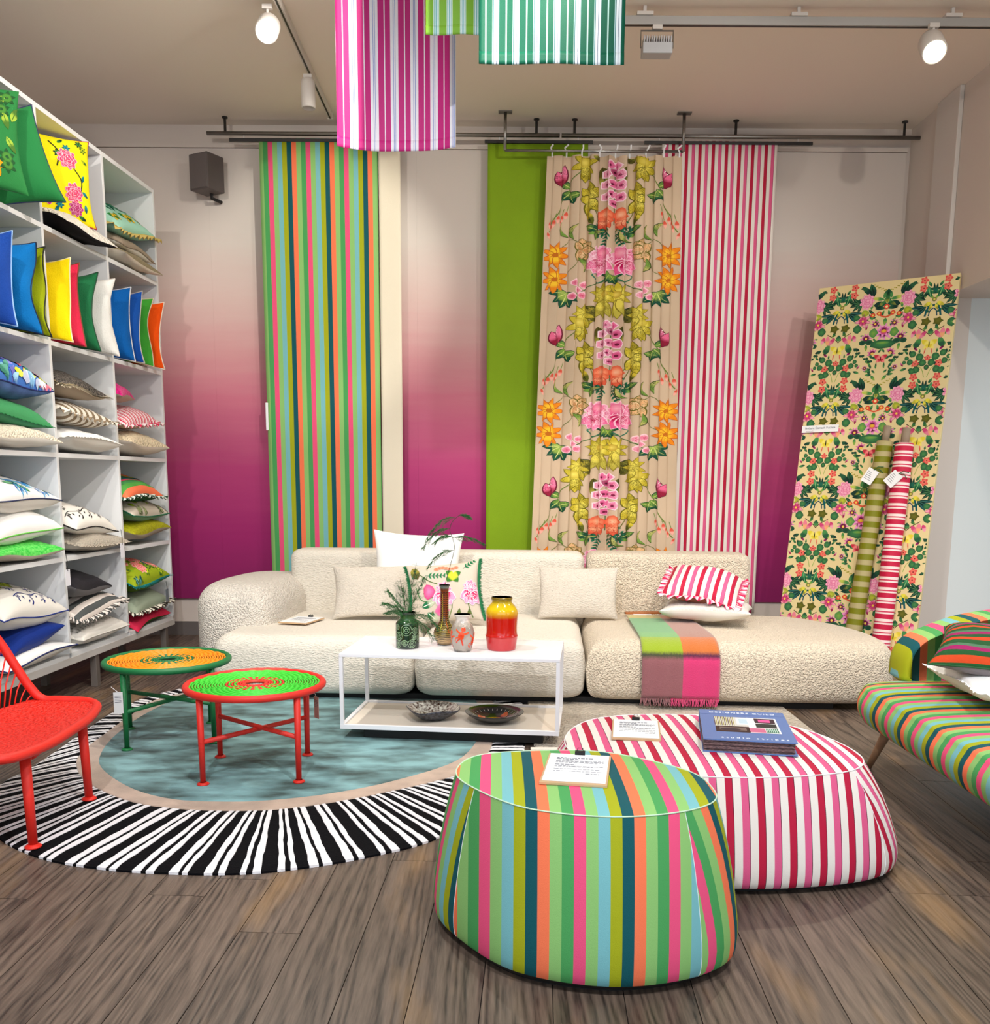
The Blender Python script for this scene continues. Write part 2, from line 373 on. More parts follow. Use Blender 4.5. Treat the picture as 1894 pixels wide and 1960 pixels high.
# ombre wallpaper panels on the back wall: cream at the top running into magenta
def ombre(key, dark):
    m = bpy.data.materials.new(key); m.use_nodes = True; n = m.node_tree.nodes; l = m.node_tree.links; b = n['Principled BSDF']
    tc = n.new('ShaderNodeTexCoord'); s = n.new('ShaderNodeSeparateXYZ'); l.new(tc.outputs['Object'], s.inputs[0])
    no = n.new('ShaderNodeTexNoise'); no.inputs['Scale'].default_value = 5; no.inputs['Detail'].default_value = 5; mp = n.new('ShaderNodeMapping'); mp.inputs['Scale'].default_value = (.3, .3, 3); l.new(tc.outputs['Object'], mp.inputs[0]); l.new(mp.outputs[0], no.inputs[0])
    ma = n.new('ShaderNodeMath'); ma.operation = 'MULTIPLY_ADD'; ma.inputs[1].default_value = .22; l.new(no.outputs[0], ma.inputs[0]); l.new(s.outputs[2], ma.inputs[2])
    mr = n.new('ShaderNodeMapRange'); mr.inputs[1].default_value = .5; mr.inputs[2].default_value = 3.75; l.new(ma.outputs[0], mr.inputs[0])
    r = n.new('ShaderNodeValToRGB'); l.new(mr.outputs[0], r.inputs[0]); e = r.color_ramp.elements
    st = [(0, dark[0]), (.16, dark[1]), (.34, dark[2]), (.52, dark[3]), (.63, (206, 148, 152)), (.77, (212, 184, 178)), (.93, (216, 206, 198))]
    for i, (p, c) in enumerate(st):
        el = e[i] if i < 2 else e.new(p); el.position = p; el.color = lin(c)+(1,)
    l.new(r.outputs[0], b.inputs['Base Color']); b.inputs['Roughness'].default_value = .8; return m
OMB = ombre('ombre_paper', [(138, 14, 92), (160, 26, 104), (186, 62, 120), (200, 112, 134)])
xs = [-4.12, -3.29, -2.42, -1.55, -.68, .19, 1.06, 1.93, 3.395]
for i in range(8):
    struct(box('trim_%d' % (i+1), OMB, xs[i]+.0002, xs[i+1]-.0002, YB-.022, YB-.001, .33, 4.10))
struct(box('trim_9', WALLM, XL, XR-.03, YB-.03, YB-.001, 4.105, 4.135))
struct(box('baseboard_back', mat('grey_skirting', (104, 98, 96), .5), XL, XR, YB-.025, YB-.001, 0, .12))
# right-hand side: lining, pilaster, bulkhead over the opening, side room
struct(box('wall_right', WALLM, XR, XR+.25, 7.62, YB, 0, HC))
struct(box('wall_right_upper', WALLM, XR, XR+.25, YF, 7.62, 2.81, HC))
struct(box('wall_right_near', WALLM, XR, XR+.25, YF, .5, 0, 2.81))
struct(box('trim_10', WHITE, XR-.035, XR-.001, 7.47, 7.84, 2.815, HC-.001, bev=.006))
struct(box('wall_side_room', mat('side_paint', (222, 228, 228), .8), XR+.25, 6.2, 7.62, 7.72, 0, 2.81))
struct(box('ceiling_side_room', WALLM, XR+.25, 6.2, .5, 7.72, 2.81, 2.9))
struct(box('wall_side_room_end', WALLM, 6.2, 6.3, .5, 7.72, 0, 2.81))

# ------------------------------------------------------------------ rods, tracks and lamps on the ceiling
def rod(label, x0, x1, posts):
    t = thing('curtain_rod', label, 'curtain rod', ((x0+x1)/2, 8.2, 4.165), group=None); c = (x0+x1)/2
    MB().tube([(x0-c, 0, 0), (x1-c, 0, 0)], .016, 12).obj('rod', STEEL, t, True)
    for p in posts:
        b = MB().tube([(p-c, 0, .014), (p-c, 0, .115)], .011, 8); b.tube([(p-c, 0, .115), (p-c, 0, .124)], .024, 12); b.obj('ceiling_post', DARK, t)
    return t
rod('long grey steel ceiling rod over the green striped fabric, left half of the back wall', -2.37, .50, [-2.22, .31])
rod('long grey steel ceiling rod over the red striped fabric, right half of the back wall', .515, 3.47, [.62, 1.93, 3.30])
def hangslat(t, x0, x1, z=4.115):
    b = box('slat', mat('slat_black', (28, 26, 26), .5), x0-t.location.x, x1-t.location.x, -.008, .008, z-t.location.z-.012, z-t.location.z+.012, t)
    for x in (x0+.12, x1-.12): MB().tube([(x-t.location.x, 0, z-t.location.z+.012), (x-t.location.x, 0, z-t.location.z+.034)], .0025, 5).obj('cord_loop', PAPER, t)
t = thing('ceiling_curtain_rail', 'slim steel U-shaped rail hung from two ceiling plates, carrying the floral curtain', 'curtain rail', (.77, 8.05, 4.0))
MB().tube([(-.715, 0, 0), (.71, 0, 0)], .011, 10).obj('rail', STEEL, t, True)
for x in (-.715, .71):
    MB().tube([(x, 0, 0), (x, 0, .283)], .013, 10).obj('drop_rod', STEEL, t, True); box('ceiling_plate', STEEL, x-.055, x+.055, -.03, .03, .281, .289, t)
def track(label, p0, p1, n):
    t = thing('lighting_track', label, 'lighting track', (p0[0], p0[1], HC)); d = Vector(p1)-Vector(p0); L = d.length; t.rotation_euler.z = math.atan2(d.y, d.x)
    box('rail', WHITE, 0, L, -.018, .018, -.045, -.001, t, .003)
    box('conductor_slot', DARK, .01, L-.01, -.006, .006, -.0475, -.0445, t)
    box('end_cap', WHITE, L-.03, L+.006, -.021, .021, -.049, -.001, t); box('end_cap', WHITE, -.006, .03, -.021, .021, -.049, -.001, t)
track('thin grey track rail running towards the back wall, left of the magenta banner', (-1.346, 4.2, 0), (-1.346, 8.12, 0), 3)
t = thing('lighting_track', 'long suspended grey track rail crossing the ceiling at the right', 'lighting track', (.3, 6.35, 4.2))
box('rail', mat('grey_rail', (170, 168, 165), .5), 0, 3.05, -.02, .02, -.02, .03, t, .003); box('conductor_slot', DARK, .02, 3.03, -.007, .007, -.0225, -.019, t)
for x in (.6, 1.55, 2.5): MB().box(x-.05, x+.05, -.03, .03, .031, .05).box(x-.01, x+.01, -.01, .01, .05, .089).obj('track_bracket', WHITE, t)
def lamp_head(name, label, loc, aim, m, lit, col, r=.06, L=.17, power=0, size=90, em=60):
    t = thing(name, label, 'spotlight', loc)
    q = (Vector(aim)-Vector(loc)).to_track_quat('-Z', 'Y'); R3 = q.to_matrix()
    MB().box(-.03, .03, -.015, .015, .105, .13).tube([(0, 0, .105), (0, 0, .05)], .008, 8).obj('adapter', m, t)
    def P3(x, y, z): return tuple(R3 @ Vector((x, y, z)))
    b = MB().lathe([(r*.55, L*.55), (r*.9, L*.5), (r, L*.35), (r, -L*.45), (r*.93, -L*.5), (r*.86, -L*.48), (r*.8, -L*.3), (.001, -L*.28)], 24)
    b.V = [P3(*v) for v in b.V]; b.obj('lamp_can', m, t, True)
    e = MB().lathe([(.001, -L*.27), (r*.78, -L*.31), (r*.78, -L*.33), (.001, -L*.34)], 20); e.V = [P3(*v) for v in e.V]
    e.obj('lamp_lens', mat('lit_'+name+str(lit), col, .3, emit=em) if lit else mat('lens_off', (90, 90, 92), .2), t)
    if power:
        s = spot(tuple(Vector(loc)+R3 @ Vector((0, 0, -L*.6))), aim, power, tuple(c/255 for c in col), size, .8, .04); s.parent = None
    return t
lamp_head('track_spotlight', 'lit white track spotlight glaring near the top left, above the speaker side', (-1.42, 6.3, 4.13), (-1.2, 2.2, .9), WHITE, 1, (255, 250, 225), .07, .16, 160, 100)
lamp_head('track_spotlight', 'lit warm track spotlight glaring at the far right of the ceiling', (2.67, 6.3, 4.05), (2.1, 2.6, .6), WHITE, 2, (255, 222, 165), .075, .17, 170, 100)
lamp_head('cylinder_spotlight', 'unlit white cylinder spotlight hanging straight down from the left track', (-1.35, 7.2, 4.09), (-1.35, 7.2, 0), WHITE, 0, (1, 1, 1), .05, .19)
t = thing('floodlight', 'pale grey finned floodlight hanging from the right track', 'spotlight', (.98, 6.35, 4.06))
fg = mat('flood_grey', (176, 178, 182), .45)
box('lamp_body', fg, -.092, .092, -.05, .05, -.055, .01, t, .006)
for i in range(12): box('cooling_fin', fg, -.085+i*.0149, -.079+i*.0149, -.045, .045, .01, .045, t)
MB().tube([(-.1, 0, -.01), (-.1, 0, .09), (.1, 0, .09), (.1, 0, -.01)], .005, 6).obj('yoke', STEEL, t); MB().box(-.03, .03, -.02, .02, .095, .119).obj('adapter', WHITE, t)
# speaker
t = thing('wall_speaker', 'dark grey box speaker on the back wall, left of the green striped fabric', 'speaker', (-2.38, 8.2, 3.69), math.radians(-28))
sg = mat('speaker_grey', (92, 84, 82), .6)
box('cabinet', sg, -.10, .10, -.10, .09, .02, .30, t, .008); box('grille', mat('grille', (105, 97, 95), .8, bump=.5, bscale=700), -.092, .092, -.106, -.099, .03, .29, t, .003)
MB().tube([(0, .04, .02), (0, .04, -.015), (0, .15, -.02)], .014, 8).obj('bracket', BLACK, t); MB().tube([(0, .05, .30), (0, .05, .315)], .012, 8).obj('bracket_knob', BLACK, t)

# ------------------------------------------------------------------ hanging fabrics
PK, LG, AQ, OL, TE, OR, GR = (236, 84, 128), (140, 192, 112), (120, 184, 190), (164, 170, 24), (10, 84, 92), (246, 122, 82), (74, 158, 88)
MSEQ = [(1, c) for c in (PK, LG, AQ, OL, TE, OR, LG, GR)]; MULTI = stripes('multi_stripe', MSEQ, .31, off=.774); MULTO = stripes('multi_stripe_ottoman', MSEQ, .262, off=.18); MULTB = stripes('multi_stripe_back', MSEQ, .288, off=.423)
RW, RR, RP, RD = (236, 228, 220), (186, 26, 62), (222, 92, 138), (70, 20, 40)
REDS = stripes('red_stripe', [(1, RW), (.9, RP), (.08, RD), (1, RW), (.9, RR), (.08, RD)], .108)
def cloth(name, label, cat, x0, x1, z0, z1, Y, m, amp=.004, lam=.3, nx=24, nz=24, flare=0, uvoff=0, group=None, parent=None, curve=0, th=True):
    w = x1-x0; V = []; uv = []
    us = np.linspace(0, 1, nx+1); vs = np.linspace(0, 1, nz+1)
    for v in vs:
        for u in us:
            k = (1-v); x = x0+u*w+flare*k*(u-.5)
            V.append((x, Y+amp*math.sin(2*PI*(u*w/lam)+k*1.3)*(.35+.65*k)+curve*math.sin(PI*u), z0+(z1-z0)*v)); uv.append((u*w+uvoff, v*(z1-z0)))
    n = nx+1; F = [(j*n+i, j*n+i+1, (j+1)*n+i+1, (j+1)*n+i) for j in range(nz) for i in range(nx)]
    o = mesh(name, V, F, m, parent, True, uv)
    if th: s = o.modifiers.new('s', 'SOLIDIFY'); s.thickness = .003; s.offset = 0
    return o
t = thing('striped_fabric_length', 'tall green, pink, aqua and orange striped fabric hanging flat on the back wall', 'fabric', (-1.47, 8.2, .25))
def rel(o, t):
    o.parent = t; o.location = -Vector(t.location); return o
rel(cloth('cloth', '', '', -1.95, -.985, .25, 4.13, 8.2, MULTI, .004, .5, uvoff=.0), t)
box('hem_clip', PAPER, -.492, -.470, -.012, -.004, 1.55, 1.78, t, .003); hangslat(t, -2.19, -.70)
o = cloth('cream_fabric_strip', '', '', -.978, -.80, .25, 4.13, 8.205, mat('cream_linen', (232, 222, 200), .85, bump=.3, bscale=300), .004, .25, 8)
tag(o, 'narrow cream linen strip hanging along the right edge of the green striped fabric', 'fabric')
t = thing('lime_fabric_length', 'plain lime green linen fabric hanging behind the floral curtain', 'fabric', (.32, 8.2, .25))
o = cloth('cloth', '', '', -.085, .735, .25, 4.13, 8.215, mat('lime_linen', (128, 164, 6), .85, bump=.35, bscale=260, var=.06, vscale=2), .006, .5)
rel(o, t); hangslat(t, -.11, .77)
t = thing('red_striped_fabric_length', 'red, pink and white striped fabric hanging on the back wall right of the floral curtain', 'fabric', (1.8, 8.2, .25))
o = cloth('cloth', '', '', 1.335, 2.275, .25, 4.13, 8.2, REDS, .008, .6, 48)
rel(o, t); hangslat(t, 1.19, 2.56)
# floral curtain: folded cloth with printed flowers
CW = 1.30
def fold(u, v):   # u in [-.65,.65] flat width, v height from the top (0..-3.6)
    k = min(1, -v/3.7); half = .535+.075*k
    x = .935+(u/.545)*half+(-.03)*k*(1-u/.545)*.5
    amp = (.024+.012*math.cos(u*5))*(1-.25*k)
    y = 8.05+amp*math.sin(2*PI*u/.15+.7*math.sin(v*1.1)+2.2*math.sin(u*4.3)+.6)+.012*math.sin(2*PI*u/.5+1)
    x += .010*math.sin(2*PI*u/.15*2+1)
    return (x, y, 3.965+v)
t = thing('floral_curtain', 'gathered beige linen curtain printed with large pink, yellow and orange flowers', 'curtain', (.93, 8.05, .25))
LINEN = mat('beige_linen', (208, 184, 156), .88, bump=.35, bscale=350, var=.05, vscale=3)
us = np.linspace(-.545, .545, 201); vs = np.linspace(-3.7, 0, 75)
V, F = grid(fold, us, vs)
rel(mesh('cloth', V, F, LINEN, None, True), t)
for i in range(9):
    u = -.52+i*.13; x, y, z = fold(u, 0); b = MB().tube([(x, y, z-.01), (x, y-.005, z+.03), (x+random.uniform(-.02, .02), 8.03, z+.05), (x+random.uniform(-.02, .03), 8.025, z+.075)], .007, 6)
    rel(b.obj('tie_tape', PAPER, None), t)
DG, DG2, OLV, YL, YL2 = (32, 88, 60), (120, 160, 70), (88, 84, 30), (236, 222, 96), (208, 190, 60)
def floral(a, oy, rs):
    for sg in (-1, 1):
        a.mark()
        X = lambda d: sg*d
        an = lambda d: d if sg > 0 else PI-d
        # stems
        a.line([(X(.24), oy-.06), (X(.33), oy-.16), (X(.38), oy-.26), (X(.45), oy-.42), (X(.52), oy-.56)], .006, (110, 130, 60))
        a.line([(X(.10), oy-.74), (X(.16), oy-.70), (X(.24), oy-.69)], .007, (110, 130, 60)); a.line([(X(.24), oy-.69), (X(.34), oy-.62), (X(.44), oy-.74)], .004, (110, 120, 60))
        a.line([(X(.26), oy-.75), (X(.33), oy-.86), (X(.44), oy-.93)], .004, (110, 120, 60))
        a.line([(X(.02), oy-.88), (X(.10), oy-.95), (X(.16), oy-.90), (X(.12), oy-.88)], .008, (60, 120, 96)); a.line([(X(.05), oy-.93), (X(.18), oy-.99), (X(.30), oy-1.05)], .006, (70, 110, 60))
        a.line([(X(.03), oy-.56), (X(.13), oy-.40), (X(.17), oy-.26)], .006, (120, 120, 50))
        # daffodil
        a.flower(X(.245), oy-.055, .10, 6, .46, YL, YL2, None, .3, edge=(130, 120, 30)); a.disc(X(.245), oy-.03, .045, .04, (240, 225, 110), (200, 180, 60), 9, 0, .12, 7)
        for i in range(3): a.petal(X(.235), oy-.07, an(-PI/2+(i-1)*.45), .11, .045, YL, YL2, edge=(120, 112, 30))
        a.leaf(X(.09), oy-.06, an(-PI/2-.1), .17, .075, OLV, (150, 150, 60), (40, 40, 20))
        a.leaf(X(.12), oy-.03, an(.9), .08, .05, OLV, (150, 150, 60), (40, 40, 20))
        # butterfly
        a.petal(X(.43), oy-.22, an(PI/2+.2), .17, .06, (180, 60, 90), (240, 130, 170), edge=(110, 30, 50)); a.petal(X(.42), oy-.22, an(PI/2-.35), .12, .06, (150, 30, 60), (235, 110, 150), edge=(110, 30, 50))
        for i in range(4): a.disc(X(.425)+.006*i*(-1)**i, oy-.09-.012*i, .004, .004, (255, 240, 240))
        # iris
        for i, (d, L) in enumerate(((PI/2, .13), (PI/2+.6, .10), (PI/2-.6, .10), (-PI/2+.2, .13), (-PI/2-.5, .11), (0, .07))): a.petal(X(.19), oy-.31, an(d), L, .06, YL, YL2, edge=(110, 104, 24))
        a.leaf(X(.21), oy-.40, an(-PI/2-.4), .12, .05, YL2, (90, 96, 30), (40, 40, 20))
        # leaves
        for d, L, p in ((-.9, .10, (.35, -.24)), (-1.9, .10, (.35, -.25)), (-.3, .11, (.28, -.27)), (.6, .08, (.36, -.22))): a.leaf(X(p[0]), oy+p[1], an(d), L, .048, DG2, DG, (200, 210, 120), edge=(24, 66, 44))
        a.flower(X(.22), oy-1.20, .085, 7, .4, YL, YL2, None, .5, edge=(140, 128, 40)); a.petal(X(.21), oy-1.22, an(-PI/2-.4), .10, .045, YL, YL2, edge=(120, 112, 30))
        a.line([(X(.17), oy-.25), (X(.16), oy-.38), (X(.12), oy-.50)], .005, (110, 110, 50)); a.leaf(X(.13), oy-.56, an(.5), .10, .045, DG, DG2, (200, 210, 120), edge=(24, 66, 44)); a.leaf(X(.10), oy-.57, an(-.1), .09, .035, DG, DG2)
        # fuchsia drops
        for i in range(7):
            px, py = .38+.022*i, -.40-.02*(i % 3)-.012*i; a.line([(X(px-.01), oy+py+.05), (X(px), oy+py)], .003, (110, 140, 60)); a.petal(X(px), oy+py, an(-PI/2+.12), .065, .02, (220, 90, 70), (245, 176, 160))
        a.petal(X(.53), oy-.56, an(-PI/2-.3), .06, .016, (220, 90, 70), (245, 176, 160))
        # foxglove
        for p, r in (((.03, -.05), .034), ((.0, -.10), .03), ((.055, -.12), .036), ((.012, -.19), .033), ((.062, -.20), .036), ((.02, -.27), .03), ((.06, -.29), .034), ((.008, -.34), .03)):
            a.disc(X(p[0]), oy+p[1], r*1.1, r*1.1, (250, 214, 226), (250, 220, 230), 10, 0, .1, 5); a.disc(X(p[0]), oy+p[1], r*.9, r*.9, (196, 36, 110), (236, 130, 176), 10, 0, .1, 5); a.disc(X(p[0]), oy+p[1]-.003, r*.28, r*.28, (110, 30, 60))
        a.line([(0, oy-.02), (0, oy-.5)], .005, (90, 140, 80))
        # coral flower
        for i in range(5): q = 2*PI*i/5+.3; a.disc(X(.06)+.034*math.cos(q), oy-.44+.034*math.sin(q), .037, .034, (244, 150, 110), (222, 92, 62), 9, 0, .1, 4)
        a.disc(X(.06), oy-.425, .03, .03, (250, 196, 160), (240, 140, 100), 9)
        for i in range(3): a.petal(X(.055+.01*i), oy-.47, an(-PI/2+(i-1)*.5), .07, .04, (246, 170, 130), (226, 100, 70), edge=(190, 70, 50))
        for i, d in enumerate((-.4, .2, .7, -1.2)): a.spray(X(.03), oy-.545, an(d), .12, 4, .035, DG, (40, 120, 90), (24, 70, 50))
        # palmette
        for i, (d, L) in enumerate(((PI/2, .09), (PI/2+.9, .09), (PI/2-.9, .08), (-PI/2-.6, .09), (-PI/2+.5, .10), (PI, .085))): a.petal(X(.24), oy-.70, an(d), L, .068, (240, 204, 160), (236, 190, 140), edge=(110, 104, 40)); a.petal(X(.24), oy-.70, an(d), L*.75, .03, (196, 140, 90), (230, 180, 130))
        for d, p in ((1.8, (.31, -.62)), (1.2, (.36, -.60)), (-2.0, (.28, -.76)), (2.4, (.15, -.63))): a.petal(X(p[0]), oy+p[1], an(d), .12, .028, DG2, (190, 190, 110), skew=1, edge=(70, 80, 40))
        # orange lilies
        for cy in (-.74, -.93):
            a.flower(X(.455), oy+cy, .108, 9, .34, (250, 200, 50), (236, 140, 30), None, cy, edge=(196, 96, 30)); a.disc(X(.455), oy+cy, .018, .018, (196, 110, 30))
        # magenta peony
        a.peony(X(.09), oy-.76, .115, (238, 150, 190), (206, 26, 104), (250, 210, 224), rs+sg); a.disc(X(.07), oy-.72, .045, .04, (244, 170, 190), (226, 110, 150), 10, 0, .1, 6)
        for i in range(5): a.petal(X(.10), oy-.785, an(-PI/2+(i-2)*.5), .115, .07, (186, 10, 84), (232, 90, 150), edge=(250, 200, 220))
        for i, d in enumerate((-PI/2-.5, -PI/2+.5, .2)): a.leaf(X(.015), oy-.89, an(d), .075, .04, DG2, DG, (190, 210, 90), edge=(24, 66, 44))
        # pink berries and leaves
        for p in ((.22, -.97), (.29, -.955), (.23, -1.05), (.31, -1.06), (.265, -1.01)): a.disc(X(p[0]), oy+p[1], .03, .03, (250, 206, 216), None, 9, 0, .1, 5); a.disc(X(p[0]), oy+p[1]-.003, .024, .022, (206, 60, 106), (238, 140, 170), 9, 0, .1, 5)
        for i in range(5): a.leaf(X(.36), oy-1.03, an(-PI/2+.3+(i-2)*.62), .125, .05, (150, 180, 80), DG, (210, 220, 130), edge=(20, 70, 60))
        # yellow peony
        a.flower(X(.06), oy-1.05, .105, 9, .36, YL, YL2, None, .2, edge=(140, 128, 40)); a.disc(X(.05), oy-1.04, .03, .03, (240, 220, 110), (190, 160, 50), 8)
        for i in range(3): a.petal(X(.06), oy-1.08, an(-PI/2+(i-1)*.35), .15, .05, YL, (200, 190, 80), edge=(140, 128, 40))
        for d, p in ((-.5, (.10, -1.17)), (-2.2, (.19, -1.14))): a.leaf(X(p[0]), oy+p[1], an(d), .13, .07, (130, 126, 50), OLV, (30, 34, 20), edge=(40, 50, 20))
art = Art()
for k in range(3): floral(art, -.02-1.235*k, k*10)
rel(art.put('printed_flowers', None, surf(fold), lambda u, v: abs(u) < .54 and -3.3 < v < -.012, mx=.0075, off=.0022), t)

# banners near the camera
def banner(label, x0, x1, z0, Y, m, curve=0, dip=0):
    t = thing('hanging_banner', label, 'banner', ((x0+x1)/2, Y, z0)); c = (x0+x1)/2; w = x1-x0
    def f(u, v): return (x0+u*w-c, curve*math.sin(PI*u)+.006*math.sin(9*u+3*v), v*(HC-.03-z0)-dip*math.exp(-((u-.55)/.25)**2)*(1-v)**3)
    us = np.linspace(0, 1, 41); vs = np.r_[0, .004, .02, .05, .06, .1, np.linspace(.15, 1, 12)]
    V, F = grid(f, us, vs); uv = [(u*w, v) for v in vs for u in us]
    o = mesh('cloth', V, F, m, t, True, uv); s = o.modifiers.new('s', 'SOLIDIFY'); s.thickness = .003
    V, F = grid(lambda u, v: tuple(np.array(f(u, v*.035))+np.array([0, -.007+.004*v, -.002])), us, np.linspace(0, 1, 4)); uv = [(u*w, v) for v in np.linspace(0, 1, 4) for u in us]
    o = mesh('hem_pocket', V, F, m, t, True, uv); s = o.modifiers.new('s', 'SOLIDIFY'); s.thickness = .003
    MB().tube([(-w/2, 0, HC-.03-z0), (w/2, 0, HC-.03-z0)], .01, 8).obj('hanging_bar', STEEL, t)
    b = MB()
    for x in (-w/2+.05, w/2-.05): b.tube([(x, 0, HC-.03-z0), (x, 0, HC-z0)], .006, 6)
    b.obj('ceiling_hook', STEEL, t); return t
MG, LB = (206, 44, 130), (120, 140, 210)
banner('magenta and white striped fabric banner hanging lowest from the ceiling', -.735, -.195, 2.90, 4.6, stripes('magenta_stripe', [(.28, MG), (.05, (250, 240, 250)), (.22, MG), (.03, MG), (.14, (250, 246, 252)), (.025, LB), (.05, (250, 246, 252)), (.025, LB), (.14, (250, 246, 252))], .0915, rough=.5), .08, -.004)
banner('bright lime green banner with pale blue stripes, partly behind the dark green one', -.30, -.01, 3.20, 4.2, stripes('lime_stripe', [(.5, (134, 188, 56)), (.03, (240, 250, 240)), (.07, (150, 206, 190)), (.05, (240, 250, 250)), (.1, (140, 200, 200)), (.05, (240, 250, 250)), (.07, (150, 206, 190)), (.03, (240, 250, 240))], .055, rough=.5))
banner('dark green and white striped fabric banner nearest the camera', -.076, .479, 2.97, 3.9, stripes('green_stripe', [(.30, (4, 96, 70)), (.07, (190, 230, 220)), (.28, (4, 96, 70)), (.03, (200, 236, 236)), (.05, (60, 120, 120)), (.11, (240, 248, 250)), (.025, (40, 60, 110)), (.11, (240, 248, 250)), (.025, (60, 120, 120))], .0775, rough=.5))

# ------------------------------------------------------------------ cushions
def cushion(name, label, Mw, w, d, t, fm, bm=None, pipe=None, trim=None, art=None, group=None, pinch=.10, droop=0, n=18, uvrot=0, wob=1, side=1, tcol=None, artside=1, ears=1.0, seed=None, artlow=False):
    rn = np.random.default_rng(abs(hash(label)) % 1000 if seed is None else seed); seed = sum(ord(c) for c in label) % 997; rn = np.random.default_rng(seed)
    T = bpy.data.objects.new(name, None); T.empty_display_size = .05; COL.objects.link(T); T.matrix_world = Mw; tag(T, label, 'cushion', group)
    ph = rn.uniform(0, 6, 8); a1, a2 = rn.uniform(.5, 1.2, 2)
    def edge(u, v):
        x = w/2*u*(1-pinch*(1-v*v)*abs(u)**2.2); y = d/2*v*(1-pinch*(1-u*u)*abs(v)**2.2)
        e = max(abs(u), abs(v)); z = .012*wob*e**6*(math.sin(3.1*u*a1+ph[0])+math.sin(3.7*v*a2+ph[1]))
        return x, y, z-droop*(max(0, -v)**2)*d*.5-droop*.35*(u*u)*(v*v)*d*.4
    def S(sg):
        def f(u, v):
            uu = max(-1, min(1, u)); vv = max(-1, min(1, v)); x, y, z = edge(uu, vv)
            b = max(0, (1-uu**2))*max(0, (1-vv**2)); h = t/2*(b**.42)*(1+.05*math.sin(4*uu+ph[2])*math.cos(3*vv+ph[3]))
            h += .0035*wob*math.sin(17*uu+9*vv*vv+ph[4])*b**.5*(max(abs(uu), abs(vv))**3)+.0022*wob*b**.3*(math.sin(7*uu+5*vv+ph[5])+math.sin(-6*uu+9*vv+ph[6])+.6*math.sin(13*uu*vv+11*vv+ph[7]))
            return (x+(u-uu)*w/2, y+(v-vv)*d/2, z+sg*h)
        return f
    us = [math.sin(PI/2*q) for q in np.linspace(-1, 1, n+1)]
    for sg, nm, m in ((1, 'front_cover', fm), (-1, 'back_cover', bm or fm)):
        V, F = grid(S(sg), us, us)
        if sg < 0: F = [q[::-1] for q in F]
        uv = [((u*w/2, v*d/2) if not uvrot else (v*d/2, u*w/2)) for v in us for u in us]
        mesh(nm, V, F, m, T, True, uv)
    per = [(q, -1) for q in us[:-1]]+[(1, q) for q in us[:-1]]+[(-q, 1) for q in us[:-1]]+[(-1, -q) for q in us[:-1]]
    E = [edge(*q) for q in per]
    if pipe is not None: MB().tube(E, .0045, 6, closed=True).obj('piping', mat('piping_%s' % (pipe,), pipe, .7), T, True)
    if trim in ('fringe', 'fur'):
        b = MB(); r2 = random.Random(3); L = .034 if trim == 'fringe' else .05
        Ed = densify(np.array([[e[0], e[1], e[2]] for e in E]), .006)
        for q in Ed:
            r = math.hypot(q[0], q[1]); dx, dy = q[0]/r, q[1]/r; s = .0045 if trim == 'fringe' else .009
            for k in range(3):
                j = r2.uniform(-.35, .35); l2 = L*r2.uniform(.7, 1.1); zz = r2.uniform(-.3, .3)*L
                b.add([(q[0]-dy*s, q[1]+dx*s, q[2]+.002*k), (q[0]+dy*s, q[1]-dx*s, q[2]+.002*k), (q[0]+dx*l2-dy*j*l2, q[1]+dy*l2+dx*j*l2, q[2]+zz)], [(0, 1, 2)])
        o = b.obj('fringe', tcol, T); o['kind'] = 'stuff'
    if trim == 'ruffle':
        Ed = densify(np.array(E), .012); k = len(Ed); V = []; F = []; uv = []
        for i, q in enumerate(Ed):
            r = math.hypot(q[0], q[1]); dx, dy = q[0]/r, q[1]/r; wv = math.sin(i*1.55)+.4*math.sin(i*.7)
            V += [tuple(q), (q[0]+dx*.022, q[1]+dy*.022, q[2]+.007*wv), (q[0]+dx*.046-dy*.005*wv, q[1]+dy*.046+dx*.005*wv, q[2]+.015*wv-.004)]
            uv += [(i*.02, 0), (i*.02, .02), (i*.02, .04)]
        for i in range(k):
            j = (i+1) % k
            for a in (0, 1): F.append((3*i+a, 3*j+a, 3*j+a+1, 3*i+a+1))
        o = mesh('ruffle', V, F, tcol, T, True, uv); s = o.modifiers.new('s', 'SOLIDIFY'); s.thickness = .002
    if trim == 'frayed':
        b = MB(); Ed = densify(np.array(E), .008)
        V = []; F = []; k = len(Ed)
        for i, q in enumerate(Ed):
            r = math.hypot(q[0], q[1]); l2 = .012+.006*math.sin(i*2.1)
            V += [tuple(q), (q[0]*(1+l2/r), q[1]*(1+l2/r), q[2]+.003*math.sin(i*1.3))]
        for i in range(k): j = (i+1) % k; F.append((2*i, 2*j, 2*j+1, 2*i+1))
        o = mesh('frayed_edge', V, F, tcol, T); s = o.modifiers.new('s', 'SOLIDIFY'); s.thickness = .0015
    if art:
        A = Art(); art(A); adx = .17 if label.find('left bay') > 0 else 0; ady = -.11 if artlow else 0; sc = 2/w; sd = 2/d
        f = S(artside); g = (lambda u, v: f(u*sc, v*sd)) if artside > 0 else (lambda u, v: f(-u*sc, v*sd))
        A.put('printed_motif', T, surf(g, 4e-3), lambda u, v: abs(u) < w/2*.985 and abs(v) < d/2*.985, mx=.016, off=.0022, dx=adx, dy=ady)
    return T
def plain(key, col, rough=.85, bump=.35, bs=300, sheen=0, var=0): return mat('cloth_'+key, col, rough, bump=bump, bscale=bs, sheen=sheen, spec=.2, var=var, vscale=6)
def bouc(key, col, bs=70, b=1): return mat('boucle_'+key, col, .9, bump=b, bscale=bs, btype='vor', spec=.2, sheen=.2)
